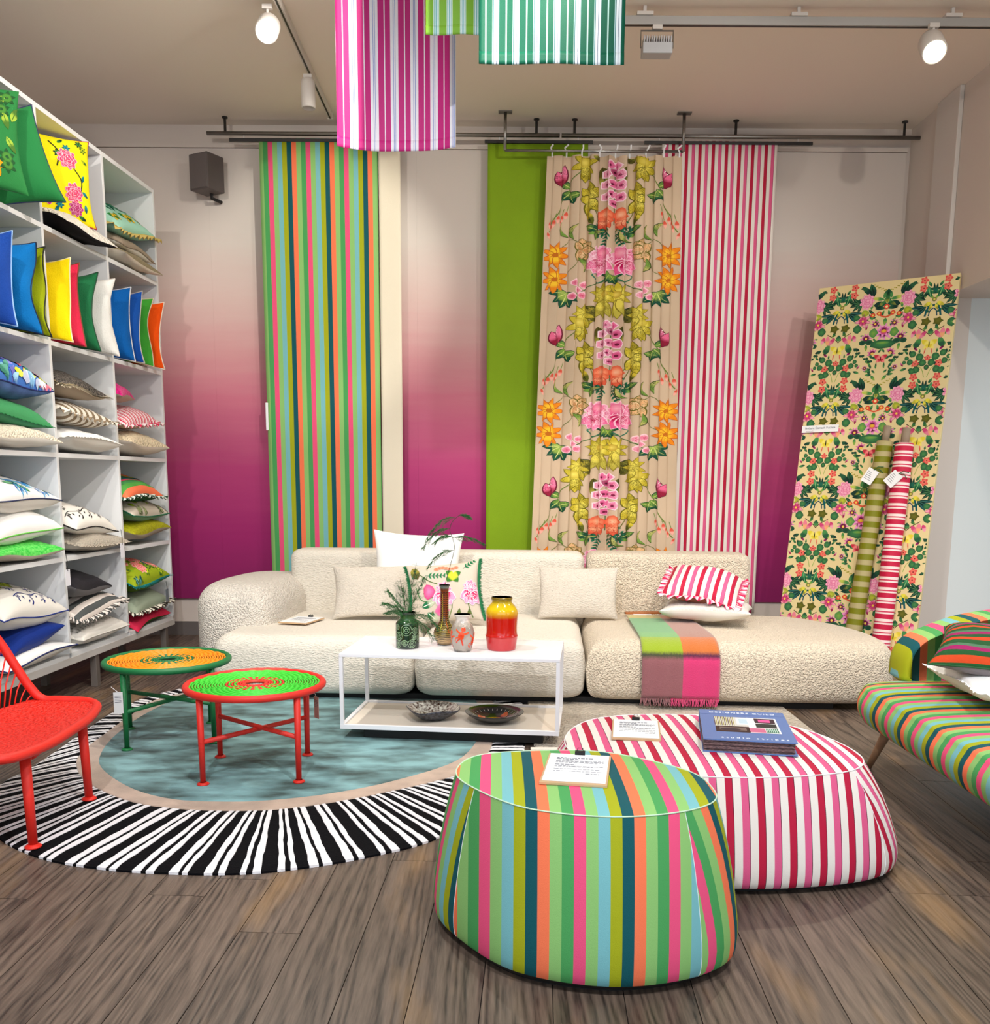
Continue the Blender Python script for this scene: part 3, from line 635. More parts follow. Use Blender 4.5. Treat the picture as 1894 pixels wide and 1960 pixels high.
GREYB = plain('greige', (176, 162, 146)); OFFW = plain('offwhite', (234, 230, 222)); PURE = plain('white', (244, 244, 242)); 

# ------------------------------------------------------------------ shelving unit
SA = math.radians(2.83); SO = Vector((-2.667, 6.247, 0)); SM = Matrix.Translation(SO) @ Matrix.Rotation(-SA, 4, 'Z')
t = thing('shelving_unit', 'tall white open shelving unit on steel legs along the left wall, filled with cushions', 'shelving', SO, -SA)
ZS = [.28, .89, 1.53, 2.195, 2.86, 3.53]; SS = [-2.08, -1.235, -.39, .455, 1.295]; DP = .43; TH = .028
for s in SS: box('upright', WLAM, -DP, 0, s-TH/2, s+TH/2, ZS[0]+TH/2, ZS[-1]+TH/2, t, .0015)
for i in range(4):
    for j, z in enumerate(ZS):
        box('shelf_board', WLAM, -DP, -.001, SS[i]+TH/2+.0003, SS[i+1]-TH/2-.0003, z-TH/2, z+TH/2, t)
box('back_panel', mat('shelf_back', (200, 200, 196), .6), -DP-.012, -DP, SS[0]-TH/2, SS[-1]+TH/2, ZS[0]-TH/2, ZS[-1]+TH/2, t)
box('base_frame', mat('frame_paint', (196, 192, 188), .5), -DP, .002, SS[0]-TH/2, SS[-1]+TH/2, ZS[0]-.06, ZS[0]-TH/2-.0005, t, .002)
for s in (-1.75, -.02, 1.16):
    for x in (-.03, -.38): box('leg', mat('leg_grey', (120, 112, 106), .5, .4), x-.022, x+.022, s-.025, s+.025, 0, ZS[0]-.061, t, .002)
def lying(s, z, rz=0, tx=0, ty=0, x=-.19):   # w along the shelf, front edge (local -y) towards the room
    return SM @ Matrix.Translation((x, s, z)) @ Matrix.Rotation(math.radians(90+rz), 4, 'Z') @ Matrix.Rotation(math.radians(tx), 4, 'X') @ Matrix.Rotation(math.radians(ty), 4, 'Y')
def standing(s, z, yaw=0, lean=0, x=-.165, roll=0):
    return SM @ Matrix.Translation((x, s, z)) @ Matrix.Rotation(math.radians(yaw), 4, 'Z') @ Matrix.Rotation(math.radians(90+lean), 4, 'X') @ Matrix.Rotation(math.radians(roll), 4, 'Z')
# --- second row from the top: upright cushions like books
G1 = None
ST = [(-.935, 'royal blue velvet cushion with pale blue piping, leftmost of the upright row', (24, 70, 160), (150, 190, 240), .14),
      (-.70, 'bright cerulean blue linen cushion with navy piping, in the upright row', (0, 112, 186), (10, 30, 60), .17),
      (-.50, 'lime green linen cushion with black piping, standing in the upright row', (152, 166, 10), (20, 24, 16), .16),
      (-.275, 'bright yellow linen cushion with cream piping, in the upright row', (246, 216, 0), (240, 230, 180), .12),
      (-.14, 'coral red linen cushion with brown piping, between yellow and green ones', (222, 44, 78), (120, 70, 40), .12),
      (.06, 'bottle green velvet cushion leaning between coral red and white cushions', (28, 110, 66), (16, 70, 44), .16),
      (.29, 'plain white linen cushion standing at the end of the middle bay', (232, 232, 228), (210, 206, 200), .15),
      (.575, 'mid blue cushion with white piping, leaning on the upright of the far bay', (0, 92, 172), (225, 225, 225), .13),
      (.74, 'cornflower blue cushion with grey piping, second in the far bay of the upright row', (20, 84, 176), (200, 196, 186), .15),
      (.935, 'grass green cushion with cream piping, second from the far end of the upright row', (62, 160, 52), (215, 200, 170), .12),
      (1.12, 'bright orange cushion with cream piping, last of the upright row at the far end', (244, 84, 4), (235, 225, 205), .11)]
for i, (s, lb, c, pc, th) in enumerate(ST):
    cushion('cushion', lb, standing(s, 2.19+.268, random.uniform(4, 10), random.uniform(-4, 2), x=-.165+random.uniform(-.012, .015)), .50, .50, th, plain('st%d' % i, c, .85, .6, 120, sheen=.04), pipe=pc, pinch=.13, wob=2.6)
# --- printed patterns
def blots(A, w, d, cols, k, r, seed, leafy=True, stems=None):
    rn = random.Random(seed)
    for i in range(k):
        x, y = rn.uniform(-w/2, w/2), rn.uniform(-d/2, d/2); c = cols[i % len(cols)]; a = rn.uniform(0, 6.3)
        if stems: A.line([(x, y), (x+.04*math.cos(a), y+.04*math.sin(a)), (x+.09*math.cos(a+.6), y+.09*math.sin(a+.6))], .005, stems)
        if leafy and i % 2: A.leaf(x, y, a, r*1.9, r*.8, c[0], c[1], c[1])
        else: A.flower(x, y, r, 6, .5, c[0], c[1], c[1], a)
def art_jungle(A):
    blots(A, .5, .5, [((70, 130, 50), (30, 80, 40)), ((150, 180, 60), (70, 110, 40))], 34, .05, 2)
    A.peony(.05, .12, .10, (244, 190, 190), (250, 240, 235), (214, 80, 90), 1); A.peony(-.06, .0, .09, (250, 245, 240), (244, 230, 220), (190, 200, 190), 2)
    A.flower(-.1, -.13, .09, 6, .6, (250, 220, 60), (232, 170, 20), (70, 50, 30)); A.flower(.12, -.16, .08, 6, .6, (252, 200, 40), (236, 150, 10), (70, 50, 30))
def art_yellow(A):
    for x, y in ((-.15, .17), (.02, .20), (.16, .05), (-.18, -.02)): A.line([(x, y), (x+.05, y-.07), (x+.03, y-.16)], .008, (40, 50, 30))
    blots(A, .5, .5, [((60, 130, 60), (20, 60, 40)), ((180, 190, 30), (60, 110, 40)), ((30, 140, 150), (10, 90, 110))], 30, .028, 5)
    A.peony(.12, .10, .075, (236, 110, 150), (200, 30, 80), (250, 200, 210), 3); A.peony(-.02, -.13, .08, (190, 70, 130), (150, 20, 80), (230, 170, 200), 4)
    A.peony(.15, -.10, .07, (236, 110, 150), (196, 20, 70), (250, 200, 210), 5); A.peony(.16, -.19, .055, (190, 70, 130), (150, 20, 80), (230, 170, 200), 6)
    A.flower(-.14, .08, .08, 9, .3, (220, 210, 60), (120, 140, 20), (90, 110, 20), .2)
def art_mint(A):
    for x, y, s in ((-.15, .1, 1), (.12, .12, 1.1), (-.02, -.12, 1.1), (.2, -.1, .9), (-.22, -.12, .9)):
        A.butterfly(x, y, .085*s, (30, 130, 50), (230, 190, 50), (60, 30, 10))
    for k in range(16): A.leaf(.03*k-.25, -.02+.03*math.sin(k), PI/2+.5*math.sin(k*2), .10, .03, (10, 90, 70), (30, 140, 100))
def art_paint(A):
    rn = random.Random(8)
    for i in range(110):
        x, y, a = rn.uniform(-.36, .2), rn.uniform(-.16, .3), rn.uniform(-.6, .6)+.4; c = rn.choice([(60, 110, 200), (130, 180, 220), (30, 60, 140), (90, 150, 170), (220, 220, 60), (60, 130, 110), (190, 200, 230), (40, 80, 170), (110, 110, 190), (200, 90, 110)])
        A.petal(x, y, a, rn.uniform(.06, .16), rn.uniform(.02, .05), c, tuple(min(255, q+40) for q in c))
def art_bluefl(A):
    for x, y in ((-.16, .06), (-.05, .02), (.08, .08)):
        for k in range(9): A.petal(x, y, .35*k-3.1, .08, .018, (40, 120, 190), (120, 190, 225))
    for x, y in ((-.20, -.05), (.02, -.06), (.16, -.02), (-.02, .14)):
        for k in range(7): A.petal(x+.012*k-.03, y+.03*math.sin(k*2), -1.6+.3*math.sin(k*3), .05, .014, (30, 100, 190), (110, 180, 225))
    for x, y, a in ((-.25, .12, .4), (.1, -.08, .9), (-.12, -.1, 2.2), (.24, .06, .2), (-.2, -.08, 1.2), (.2, -.02, 2.5), (.16, .12, .6), (.0, .16, 3.0), (-.28, 0, -.4), (.26, -.1, 1.6)): A.leaf(x, y, a, .10, .045, (60, 150, 90), (20, 90, 60), (200, 230, 200))
def art_bluesprig(A):
    for i in range(26):
        x = -.26+.021*i; y = -.14+.03*math.sin(i*1.7); A.line([(x, y), (x+.008, y+.06)], .003, (60, 90, 120))
        for k in range(5): A.disc(x+.008*math.sin(k*2)+.004, y+.012*k, .007, .006, (40, 70, 150))
def art_toile(A, c=(22, 22, 24)):
    A.disc(-.06, .10, .075, .035, c, c, 12, -.3); A.disc(-.17, .09, .045, .03, c, c, 12)
    for x, y in ((-.2, -.04), (-.02, -.05), (.12, -.08)):
        for k in range(8): a = k*PI/4; A.petal(x+.016*math.cos(a), y+.016*math.sin(a), a, .022, .010, c, c)
        A.disc(x, y, .010, .010, c)
    for i in range(30): A.petal(-.27+.019*i, -.17+.03*math.sin(i*.9), 1.2+.8*math.sin(i), .032, .009, c, c)
    A.line([(-.28, -.12), (-.2, -.10), (-.1, -.13), (.0, -.10), (.1, -.14), (.2, -.12)], .006, c)
def art_toileback(A, c=(22, 22, 24)):
    for r in (.05, .065, .08): A.line([(-.14+r*math.cos(q), -.15+r*math.sin(q)) for q in np.linspace(-.3, 3.4, 9)], .006, c)
    for x in np.linspace(-.28, .28, 15): A.petal(x, -.16+.03*math.sin(x*40), 1.2+math.sin(x*30), .04, .014, c, c); A.petal(x+.01, -.10+.02*math.sin(x*50), .5+math.cos(x*30), .03, .010, c, c)
    for x in (-.02, .13): 
        for k in range(6): a = k*PI/3; A.disc(x+.02*math.cos(a), -.14+.02*math.sin(a), .012, .008, c, c, 7, a)
def art_bluetoile(A):
    art_toile(A, (20, 40, 120)); rn = random.Random(2)
    for i in range(14): A.flower(rn.uniform(-.26, .02), rn.uniform(.0, .16), .035, 7, .5, (190, 200, 60), (140, 160, 40), None, i)
def art_bluetoileback(A): art_toileback(A, (20, 36, 96))
def art_greenleaf(A):
    rn = random.Random(4)
    for i in range(22): x, y, a = rn.uniform(-.3, .3), rn.uniform(-.2, .2), rn.uniform(.6, 2.4); A.leaf(x, y, a, .12, .04, (60, 70, 40), (150, 160, 110), (210, 220, 180)); 
    for i in range(6): A.leaf(rn.uniform(-.2, .2), rn.uniform(-.1, .1), rn.uniform(0, 3), .07, .05, (160, 190, 40), (110, 150, 20))
def art_tropic(A):
    blots(A, .62, .46, [((200, 210, 40), (90, 130, 30)), ((150, 190, 30), (40, 90, 40)), ((90, 160, 150), (20, 80, 80))], 34, .04, 9)
    for x, y in ((-.14, .12), (.04, .10), (.18, .02), (-.05, .0)): A.peony(x, y, .08, (250, 150, 140), (226, 70, 80), (255, 220, 200), int(x*100))
def art_crewel(A):
    DGc = (30, 110, 70)
    A.line([(-.2, .05), (-.16, -.05), (-.08, -.06), (-.10, .0), (-.14, -.01)], .007, (90, 130, 80)); A.line([(-.2, .17), (-.1, .08), (-.04, .05)], .006, (90, 110, 60)); A.line([(.02, -.2), (.05, -.1), (.02, .02)], .006, (110, 130, 70)); A.line([(.18, -.2), (.16, -.1)], .007, (100, 120, 70))
    A.leaf(-.21, .19, -1.2, .10, .07, (150, 140, 60), (90, 80, 40), (60, 50, 30))
    A.spray(-.12, .12, -.1, .14, 5, .03, DGc, (60, 140, 90), DGc); A.spray(.14, .15, .6, .1, 4, .028, DGc, (60, 140, 90), DGc); A.leaf(-.16, -.10, .3, .11, .05, DGc, (190, 200, 170), (240, 240, 220)); A.leaf(-.12, -.14, -.9, .10, .05, DGc, (190, 200, 170), (240, 240, 220))
    for a in (2.4, .4, 3.9, 5.3): A.leaf(.07, .10, a, .06, .045, (200, 210, 60), (60, 120, 50))
    for i in range(7): A.disc(-.04+.022*i, .165+.008*math.sin(i), .018, .014, (250, 110, 80), (240, 150, 120))
    for x, y in ((.0, -.02), (.19, -.02)):
        A.peony(x, y+.03, .06, (248, 170, 200), (232, 80, 140), (255, 220, 230), 3)
        for k in range(5): A.petal(x, y-.01, -PI/2+(k-2)*.6, .085, .065, (214, 20, 96), (246, 150, 190), edge=(250, 215, 228))
    A.disc(-.10, .0, .04, .05, (246, 130, 180), (230, 70, 130), 10, 0, .1, 3); A.disc(-.02, -.14, .045, .045, (232, 60, 120), (246, 120, 170), 10, 0, .1, 4)
    for x in (-.1, .0, .08, .15): A.leaf(x, -.2, 1.3, .07, .025, (130, 120, 60), (90, 110, 60))
def art_tri(A):
    for j in range(7):
        for i in range(16):
            x, y = -.30+.04*i, -.17+.055*j; A.poly([(x, y), (x+.014, y), (x+.010, y+.032)], [(150, 150, 144)]*3, [(0, 1, 2)])
c0, c1, c2 = -.80, .045, .885
GRN = plain('green_velvet', (30, 122, 62), .75, .3, 90, .06)
# top row
cushion('cushion', 'tropical floral print cushion with green back at the top left corner of the shelving', standing(-.96, 3.17, 34, -12, x=-.10), .58, .58, .16, plain('jungle_ground', (40, 120, 60)), GRN, art=art_jungle)
cushion('cushion', 'large bottle green velvet cushion with navy piping, top row beside the tropical print', standing(-.70, 3.135, 34, -4, x=-.05, roll=16), .52, .52, .14, GRN, pipe=(16, 36, 80))
cushion('cushion', 'yellow floral print cushion with pink peonies, standing in the top middle bay', standing(-.06, 3.24, 46, -4, x=-.14), .60, .54, .19, plain('yellow_ground', (240, 226, 20)), plain('raspberry', (150, 16, 50)), art=art_yellow, pipe=(160, 16, 50))
cushion('cushion', 'cream shaggy cushion with black underside lying in the top middle bay', lying(.05, 2.957, 0, -8, 0, x=-.13), .68, .46, .15, bouc('shag', (238, 232, 220), 60), plain('black', (16, 15, 20)), droop=.3)
cushion('cushion', 'mint green cushion with butterflies and gold cord trim, top of the far top bay', lying(.92, 3.232, 4, 30, -8, x=-.17), .66, .44, .17, plain('mint', (168, 222, 200)), art=art_mint, trim='ruffle', tcol=mat('gold_cord', (216, 192, 110), .6, bump=.6, bscale=200))
cushion('cushion', 'taupe linen cushion in the middle of the far top bay stack', lying(.90, 3.072, 2, 20, 0, x=-.17), .62, .44, .13, plain('taupe', (160, 146, 128)), OFFW, pipe=(140, 124, 106))
cushion('cushion', 'cream cushion with olive textured top at the bottom of the far top bay stack', lying(.90, 2.967, 0, 8, 0, x=-.15), .66, .46, .12, bouc('olive', (150, 136, 96), 90), plain('cream', (222, 212, 196)), droop=.1)
# third row
cushion('cushion', 'blue painterly print cushion on top of the left bay stack, third row', lying(c0, 1.962, 0, 12.0, 0), .70, .46, .24, plain('paint_ground', (70, 120, 200)), plain('bluegrey', (90, 120, 180), var=.4), pipe=(24, 40, 110), art=art_paint, artlow=True)
cushion('cushion', 'emerald green velvet cushion in the middle of the left bay stack, third row', lying(c0, 1.777, 0, 12.0, 3), .68, .46, .16, plain('emerald', (62, 150, 92), .75, .3, 90, .06), plain('emerald_d', (60, 138, 100), .7), trim='frayed', tcol=plain('emerald_e', (40, 120, 70)))
cushion('cushion', 'ivory looped wool cushion at the bottom of the left bay stack, third row', lying(c0, 1.632, 0, 3, 1, x=-.17), .74, .48, .15, bouc('ivory_loop', (232, 222, 200), 75), OFFW)
cushion('cushion', 'charcoal speckled cushion with cream fur edging, on top in the middle bay', lying(.0, 1.997, 0, 15.0, 3), .62, .44, .16, mat('speckle', (128, 120, 112), .9, bump=1, bscale=110, btype='vor', col2=(22, 20, 22), vscale=75), GREYB, trim='fur', tcol=mat('fur', (232, 222, 200), .9))
TAUPE = stripes('taupe_stripe', [(1, (240, 234, 222)), (.8, (138, 120, 96))], .085)
cushion('cushion', 'taupe and white striped cushion with a gathered ruffle, middle bay stack', lying(.04, 1.812, 0, 11.0, 3), .66, .44, .16, TAUPE, TAUPE, trim='ruffle', tcol=TAUPE)
cushion('cushion', 'white linen cushion with frayed edge at the bottom of the middle bay, third row', lying(.045, 1.637, 0, 3, 3, x=-.17), .70, .46, .15, PURE, OFFW, trim='frayed', tcol=OFFW)
cushion('cushion', 'small magenta textured cushion on top of the far bay stack, third row', lying(.68, 2.012, 12, 11.0, 0), .40, .36, .15, bouc('magenta', (220, 30, 130), 60, .8), GREYB)
PINKW = stripes('pinkwhite_stripe', [(1, (250, 236, 238)), (.7, (214, 40, 84)), (.3, (250, 236, 238)), (.4, (214, 40, 84))], .05)
cushion('cushion', 'pink and white striped ruffled cushion in the far bay, third row', lying(.86, 1.842, 0, 13.0, -7), .58, .42, .16, PINKW, plain('blush', (205, 176, 160)), trim='ruffle', tcol=PINKW)
cushion('cushion', 'cream bobbly wool cushion at the bottom of the far bay, third row', lying(.895, 1.652, 0, 3, 3, x=-.17), .68, .46, .18, bouc('bobbly', (224, 206, 172), 60), plain('cream2', (226, 214, 200)))
# fourth row
cushion('cushion', 'white cushion printed with blue hyacinths and green leaves, left bay, fourth row', lying(c0, 1.302, 0, 13.0, 2), .72, .46, .20, PURE, OFFW, pipe=(40, 50, 90), art=art_bluefl, artlow=True)
cushion('cushion', 'plain white cushion with bright green braid edging, left bay, fourth row', lying(c0-.02, 1.127, 0, 12.0, -5), .74, .46, .20, PURE, PURE, pipe=(110, 200, 80))
cushion('cushion', 'vivid green textured velvet cushion at the bottom of the left bay, fourth row', lying(c0, 0.977, 0, 3, 1), .72, .46, .13, mat('vivid_green', (30, 196, 60), .6, bump=.8, bscale=60, col2=(120, 230, 110), vscale=40, stretch=(1, 3, 1)), plain('linen_g', (196, 186, 172)))
cushion('cushion', 'white cushion with black folk print, middle bay, fourth row', lying(.03, 1.127, 0, 15.0, 4), .62, .46, .19, OFFW, OFFW, pipe=(24, 24, 26), art=art_toile)
cushion('cushion', 'stone grey fringed wool cushion under the black folk print one', lying(.09, 0.977, 0, 3, 1, x=-.17), .70, .46, .13, bouc('stone', (176, 166, 150), 90, .7), plain('stone2', (190, 182, 170)), trim='frayed', tcol=plain('stone3', (186, 176, 160)))
GS = stripes('orange_green_stripe', [(1, (250, 124, 84)), (1, (86, 168, 74)), (.8, (70, 150, 84)), (.3, (226, 60, 110)), (1, (20, 90, 84)), (.8, (150, 160, 20))], .22, 'Y')
cushion('cushion', 'orange, green and teal striped cushion with fringe, far bay, fourth row', lying(.84, 1.327, 0, 16.0, 0), .64, .44, .18, GS, plain('moss', (50, 96, 54)), trim='ruffle', tcol=stripes('bw', [(1, (230, 240, 230)), (1, (60, 90, 76))], .03))
cushion('cushion', 'cream cushion with olive leaf print and green back, far bay, fourth row', lying(.90, 1.172, 0, 13.0, 0), .66, .46, .17, plain('beige', (206, 196, 180)), plain('sage', (80, 144, 92), .7, sheen=.3), pipe=(20, 110, 80), art=art_greenleaf, artlow=True)
cushion('cushion', 'chartreuse textured velvet cushion at the bottom of the far bay, fourth row', lying(.90, 1.017, 0, 3, -2), .68, .46, .17, mat('chartreuse', (160, 160, 8), .6, bump=.8, bscale=70, var=.25, vscale=60), GREYB)
# bottom row
cushion('cushion', 'white cushion with blue folk print and lime flowers, left bay, bottom row', lying(c0, 0.647, 0, 15.0, 3), .72, .46, .24, OFFW, OFFW, pipe=(24, 50, 130), art=art_bluetoile)
cushion('cushion', 'plain navy blue velvet cushion in the bottom left bay, tilted', lying(c0+.02, 0.477, 0, 13.0, -9), .56, .44, .17, plain('navy', (8, 44, 128), .75, .3, 90, .06))
cushion('cushion', 'white cushion with wavy navy edging at the very bottom of the left bay', lying(c0-.02, 0.357, 0, 3, -1, x=-.17), .78, .48, .12, PURE, OFFW, pipe=(24, 40, 100))
cushion('cushion', 'charcoal velvet cushion with grey back on top in the bottom middle bay', lying(-.06, 0.712, 0, 13.0, 4), .52, .44, .17, plain('charcoal', (34, 32, 38), .75, .3, 90, .04), plain('grey', (132, 130, 132)))
GW = stripes('grey_white_stripe', [(1, (232, 222, 214)), (.9, (84, 88, 88))], .085, 'Y')
cushion('cushion', 'dark grey and white striped cushion with gathered edge, bottom middle bay', lying(.03, 0.552, 0, 13.0, -6), .62, .44, .17, GW, GW, trim='ruffle', tcol=stripes('gwr', [(1, (232, 222, 214)), (1, (70, 72, 72))], .03))
cushion('cushion', 'white cushion with small grey triangles at the bottom of the middle bay', lying(.05, 0.382, 0, 3, -2), .68, .46, .17, OFFW, OFFW, pipe=(220, 216, 208), art=art_tri)
cushion('cushion', 'lime and coral tropical cushion with teal brush fringe, bottom far bay', lying(.88, 0.667, 0, 13.0, -2), .64, .44, .22, plain('limeprint', (150, 170, 30)), plain('limeback', (96, 130, 30), var=.4), trim='fringe', tcol=mat('teal_fringe', (0, 136, 140), .8), art=art_tropic, artlow=True)
cushion('cushion', 'sage green cushion with black and white ruffle, bottom far bay', lying(.88, 0.487, 0, 14.0, -4), .62, .44, .16, plain('sage2', (148, 160, 140)), OFFW, trim='ruffle', tcol=stripes('bwr', [(1, (230, 226, 210)), (1, (40, 36, 30))], .035))
cushion('cushion', 'raspberry pink cushion with moss green back at the bottom of the far bay', lying(.86, 0.372, 0, 3, -5), .62, .44, .13, plain('rasp', (206, 40, 76), .75), plain('moss2', (60, 90, 40)), droop=.12)
for lb, s, z, dz, lc in (('white swing tag hanging from the vivid green cushion', -.475, .93, .19, (236, 236, 244)), ('white swing tag hanging from the black folk print cushion', .30, 1.04, .19, (232, 232, 240)), ('grey swing tag hanging from the teal fringed cushion', 1.04, .60, .12, (110, 120, 130))):
    T = thing('swing_tag', lb, 'tag', tuple(SM @ Vector((.055, s, z))), -SA)
    MB().tube([(0, 0, 0), (.004, .004, -.05), (.006, 0, -dz*.55)], .002, 5).obj('cord', BLACK, T); box('card', mat('card%d' % lc[0], lc, .6), .003, .0045, -.028, .028, -dz*.5-.10, -dz*.5, T)

# ------------------------------------------------------------------ sofa
BQ = mat('sofa_weave', (228, 221, 208), .9, bump=1, bscale=70, stretch=(.8, .8, 2.6), spec=.15, sheen=.1)
BC = mat('sofa_boucle', (228, 214, 192), .92, bump=1, bscale=105, btype='vor', spec=.2, sheen=.2)
BC2 = mat('sofa_boucle_pale', (230, 222, 210), .92, bump=1, bscale=95, btype='vor', spec=.2, sheen=.2)
SF = Matrix.Translation((0, 5.70, 0)) @ Matrix.Rotation(math.radians(-3.3), 4, 'Z')
t = thing('modular_sofa', 'long cream bouclé and woven modular sofa against the back wall', 'sofa', (0, 5.70, 0), math.radians(-3.3))
def rd(x0, x1, y0, y1, r): return densify(rrect(x0, x1, y0, y1, r), .07)
softblock('seat_cushion', rd(-1.80, -.515, .02, 1.28, .10), .05, .425, .10, BQ, t, .006, .01)
softblock('seat_cushion', rd(-.505, .555, .02, 1.28, .09), .05, .425, .10, BQ, t, .006, .01)
ch = catmull([(.60, .045), (.75, .02), (1.2, .015), (1.9, .015), (2.25, .03), (2.42, .10), (2.49, .30), (2.48, .6), (2.37, .98), (2.18, 1.28), (1.95, 1.37), (1.2, 1.38), (.66, 1.38), (.575, 1.3), (.57, .7), (.57, .12)], 7)
softblock('chaise_cushion', ch, .045, .43, .12, BC, t, .008, .012)
softblock('back_cushion', rd(-1.62, -.535, 1.24, 1.58, .08), .06, .875, .065, BQ, t, .004)
softblock('back_cushion', rd(-.525, .585, 1.24, 1.58, .08), .06, .872, .065, BQ, t, .004)
softblock('back_cushion', rd(.605, 1.79, 1.22, 1.58, .07), .06, .875, .055, BC, t, .004)
softblock('armrest', catmull([(-2.10, .64), (-1.97, .46), (-1.75, .42), (-1.55, .50), (-1.50, 1.1), (-1.52, 1.52), (-1.66, 1.62), (-1.94, 1.58), (-2.06, 1.4), (-2.12, .95)], 6), .05, .70, .17, BC2, t, .01)
box('plinth', BLACK, -1.65, 2.1, .12, 1.4, 0, .0501, t)
def SP(x, y, z): return SF @ Vector((x, y, z))
def leanM(x, y, z, lean, yaw=0, roll=0): # cushion leaning on the back, front cover towards the room; y = depth in the room
    return Matrix.Translation((x, y, z)) @ Matrix.Rotation(math.radians(yaw), 4, 'Z') @ Matrix.Rotation(math.radians(90-lean), 4, 'X') @ Matrix.Rotation(math.radians(roll), 4, 'Z')
LIN = mat('pillow_weave', (222, 213, 200), .9, bump=1, bscale=90, stretch=(.8, 2.4, .8), spec=.15)
cushion('cushion', 'large plain white cushion leaning on the sofa back behind the floral one', leanM(-.57, 6.79, .722, 14, -2, -2), .66, .62, .20, PURE, pinch=.11)
cushion('cushion', 'oblong pale woven cushion standing left of the floral cushion on the sofa', leanM(-.86, 6.56, .615, 20, 3, 1), .56, .38, .17, LIN, pinch=.08)
FRG = mat('green_fringe', (16, 110, 64), .8)
T = cushion('cushion', 'beige cushion with pink flowers and green tasselled sides, middle of the sofa', leanM(-.34, 6.33, .635, 22, -5, 7), .50, .43, .16, plain('ecru', (206, 194, 178)), art=art_crewel, pinch=.10)
b = MB(); r2 = random.Random(5)
for sx in (-1, 1):
    for i in range(160):
        v = -1+2*i/159; x = sx*.25*(1-.10*(1-v*v)); y = .215*v
        for k in range(3): l = r2.uniform(.018, .032); b.add([(x, y-.004, .002*k), (x, y+.004, .002*k), (x+sx*l, y+r2.uniform(-.012, .012), r2.uniform(-.012, .012))], [(0, 1, 2)])
o = b.obj('tassel_fringe', FRG, T); o['kind'] = 'stuff'
cushion('cushion', 'oblong pale woven cushion leaning at the joint of the sofa backs, right of the vases', leanM(.585, 6.62, .61, 18, -4, 0), .56, .37, .17, LIN, pinch=.05)
cushion('cushion', 'off-white velvet cushion lying flat on the chaise under the striped one', Matrix.Translation((1.44, 6.36, .535)) @ Matrix.Rotation(math.radians(-16), 4, 'Z') @ Matrix.Rotation(math.radians(-2), 4, 'Y'), .60, .42, .15, bouc('velvet_w', (226, 220, 212), 120, .5), OFFW, pinch=.07)
cushion('cushion', 'red, pink and white striped cushion with ruffled edge on top of the velvet one', Matrix.Translation((1.43, 6.42, .690)) @ Matrix.Rotation(math.radians(-20), 4, 'Z') @ Matrix.Rotation(math.radians(14), 4, 'X') @ Matrix.Rotation(math.radians(9), 4, 'Y'), .50, .46, .22, REDS, plain('redback', (160, 100, 80)), trim='ruffle', tcol=stripes('ruffle_red', [(1, (246, 225, 228)), (1, (206, 40, 84)), (.6, (240, 150, 180))], .045), pinch=.04)
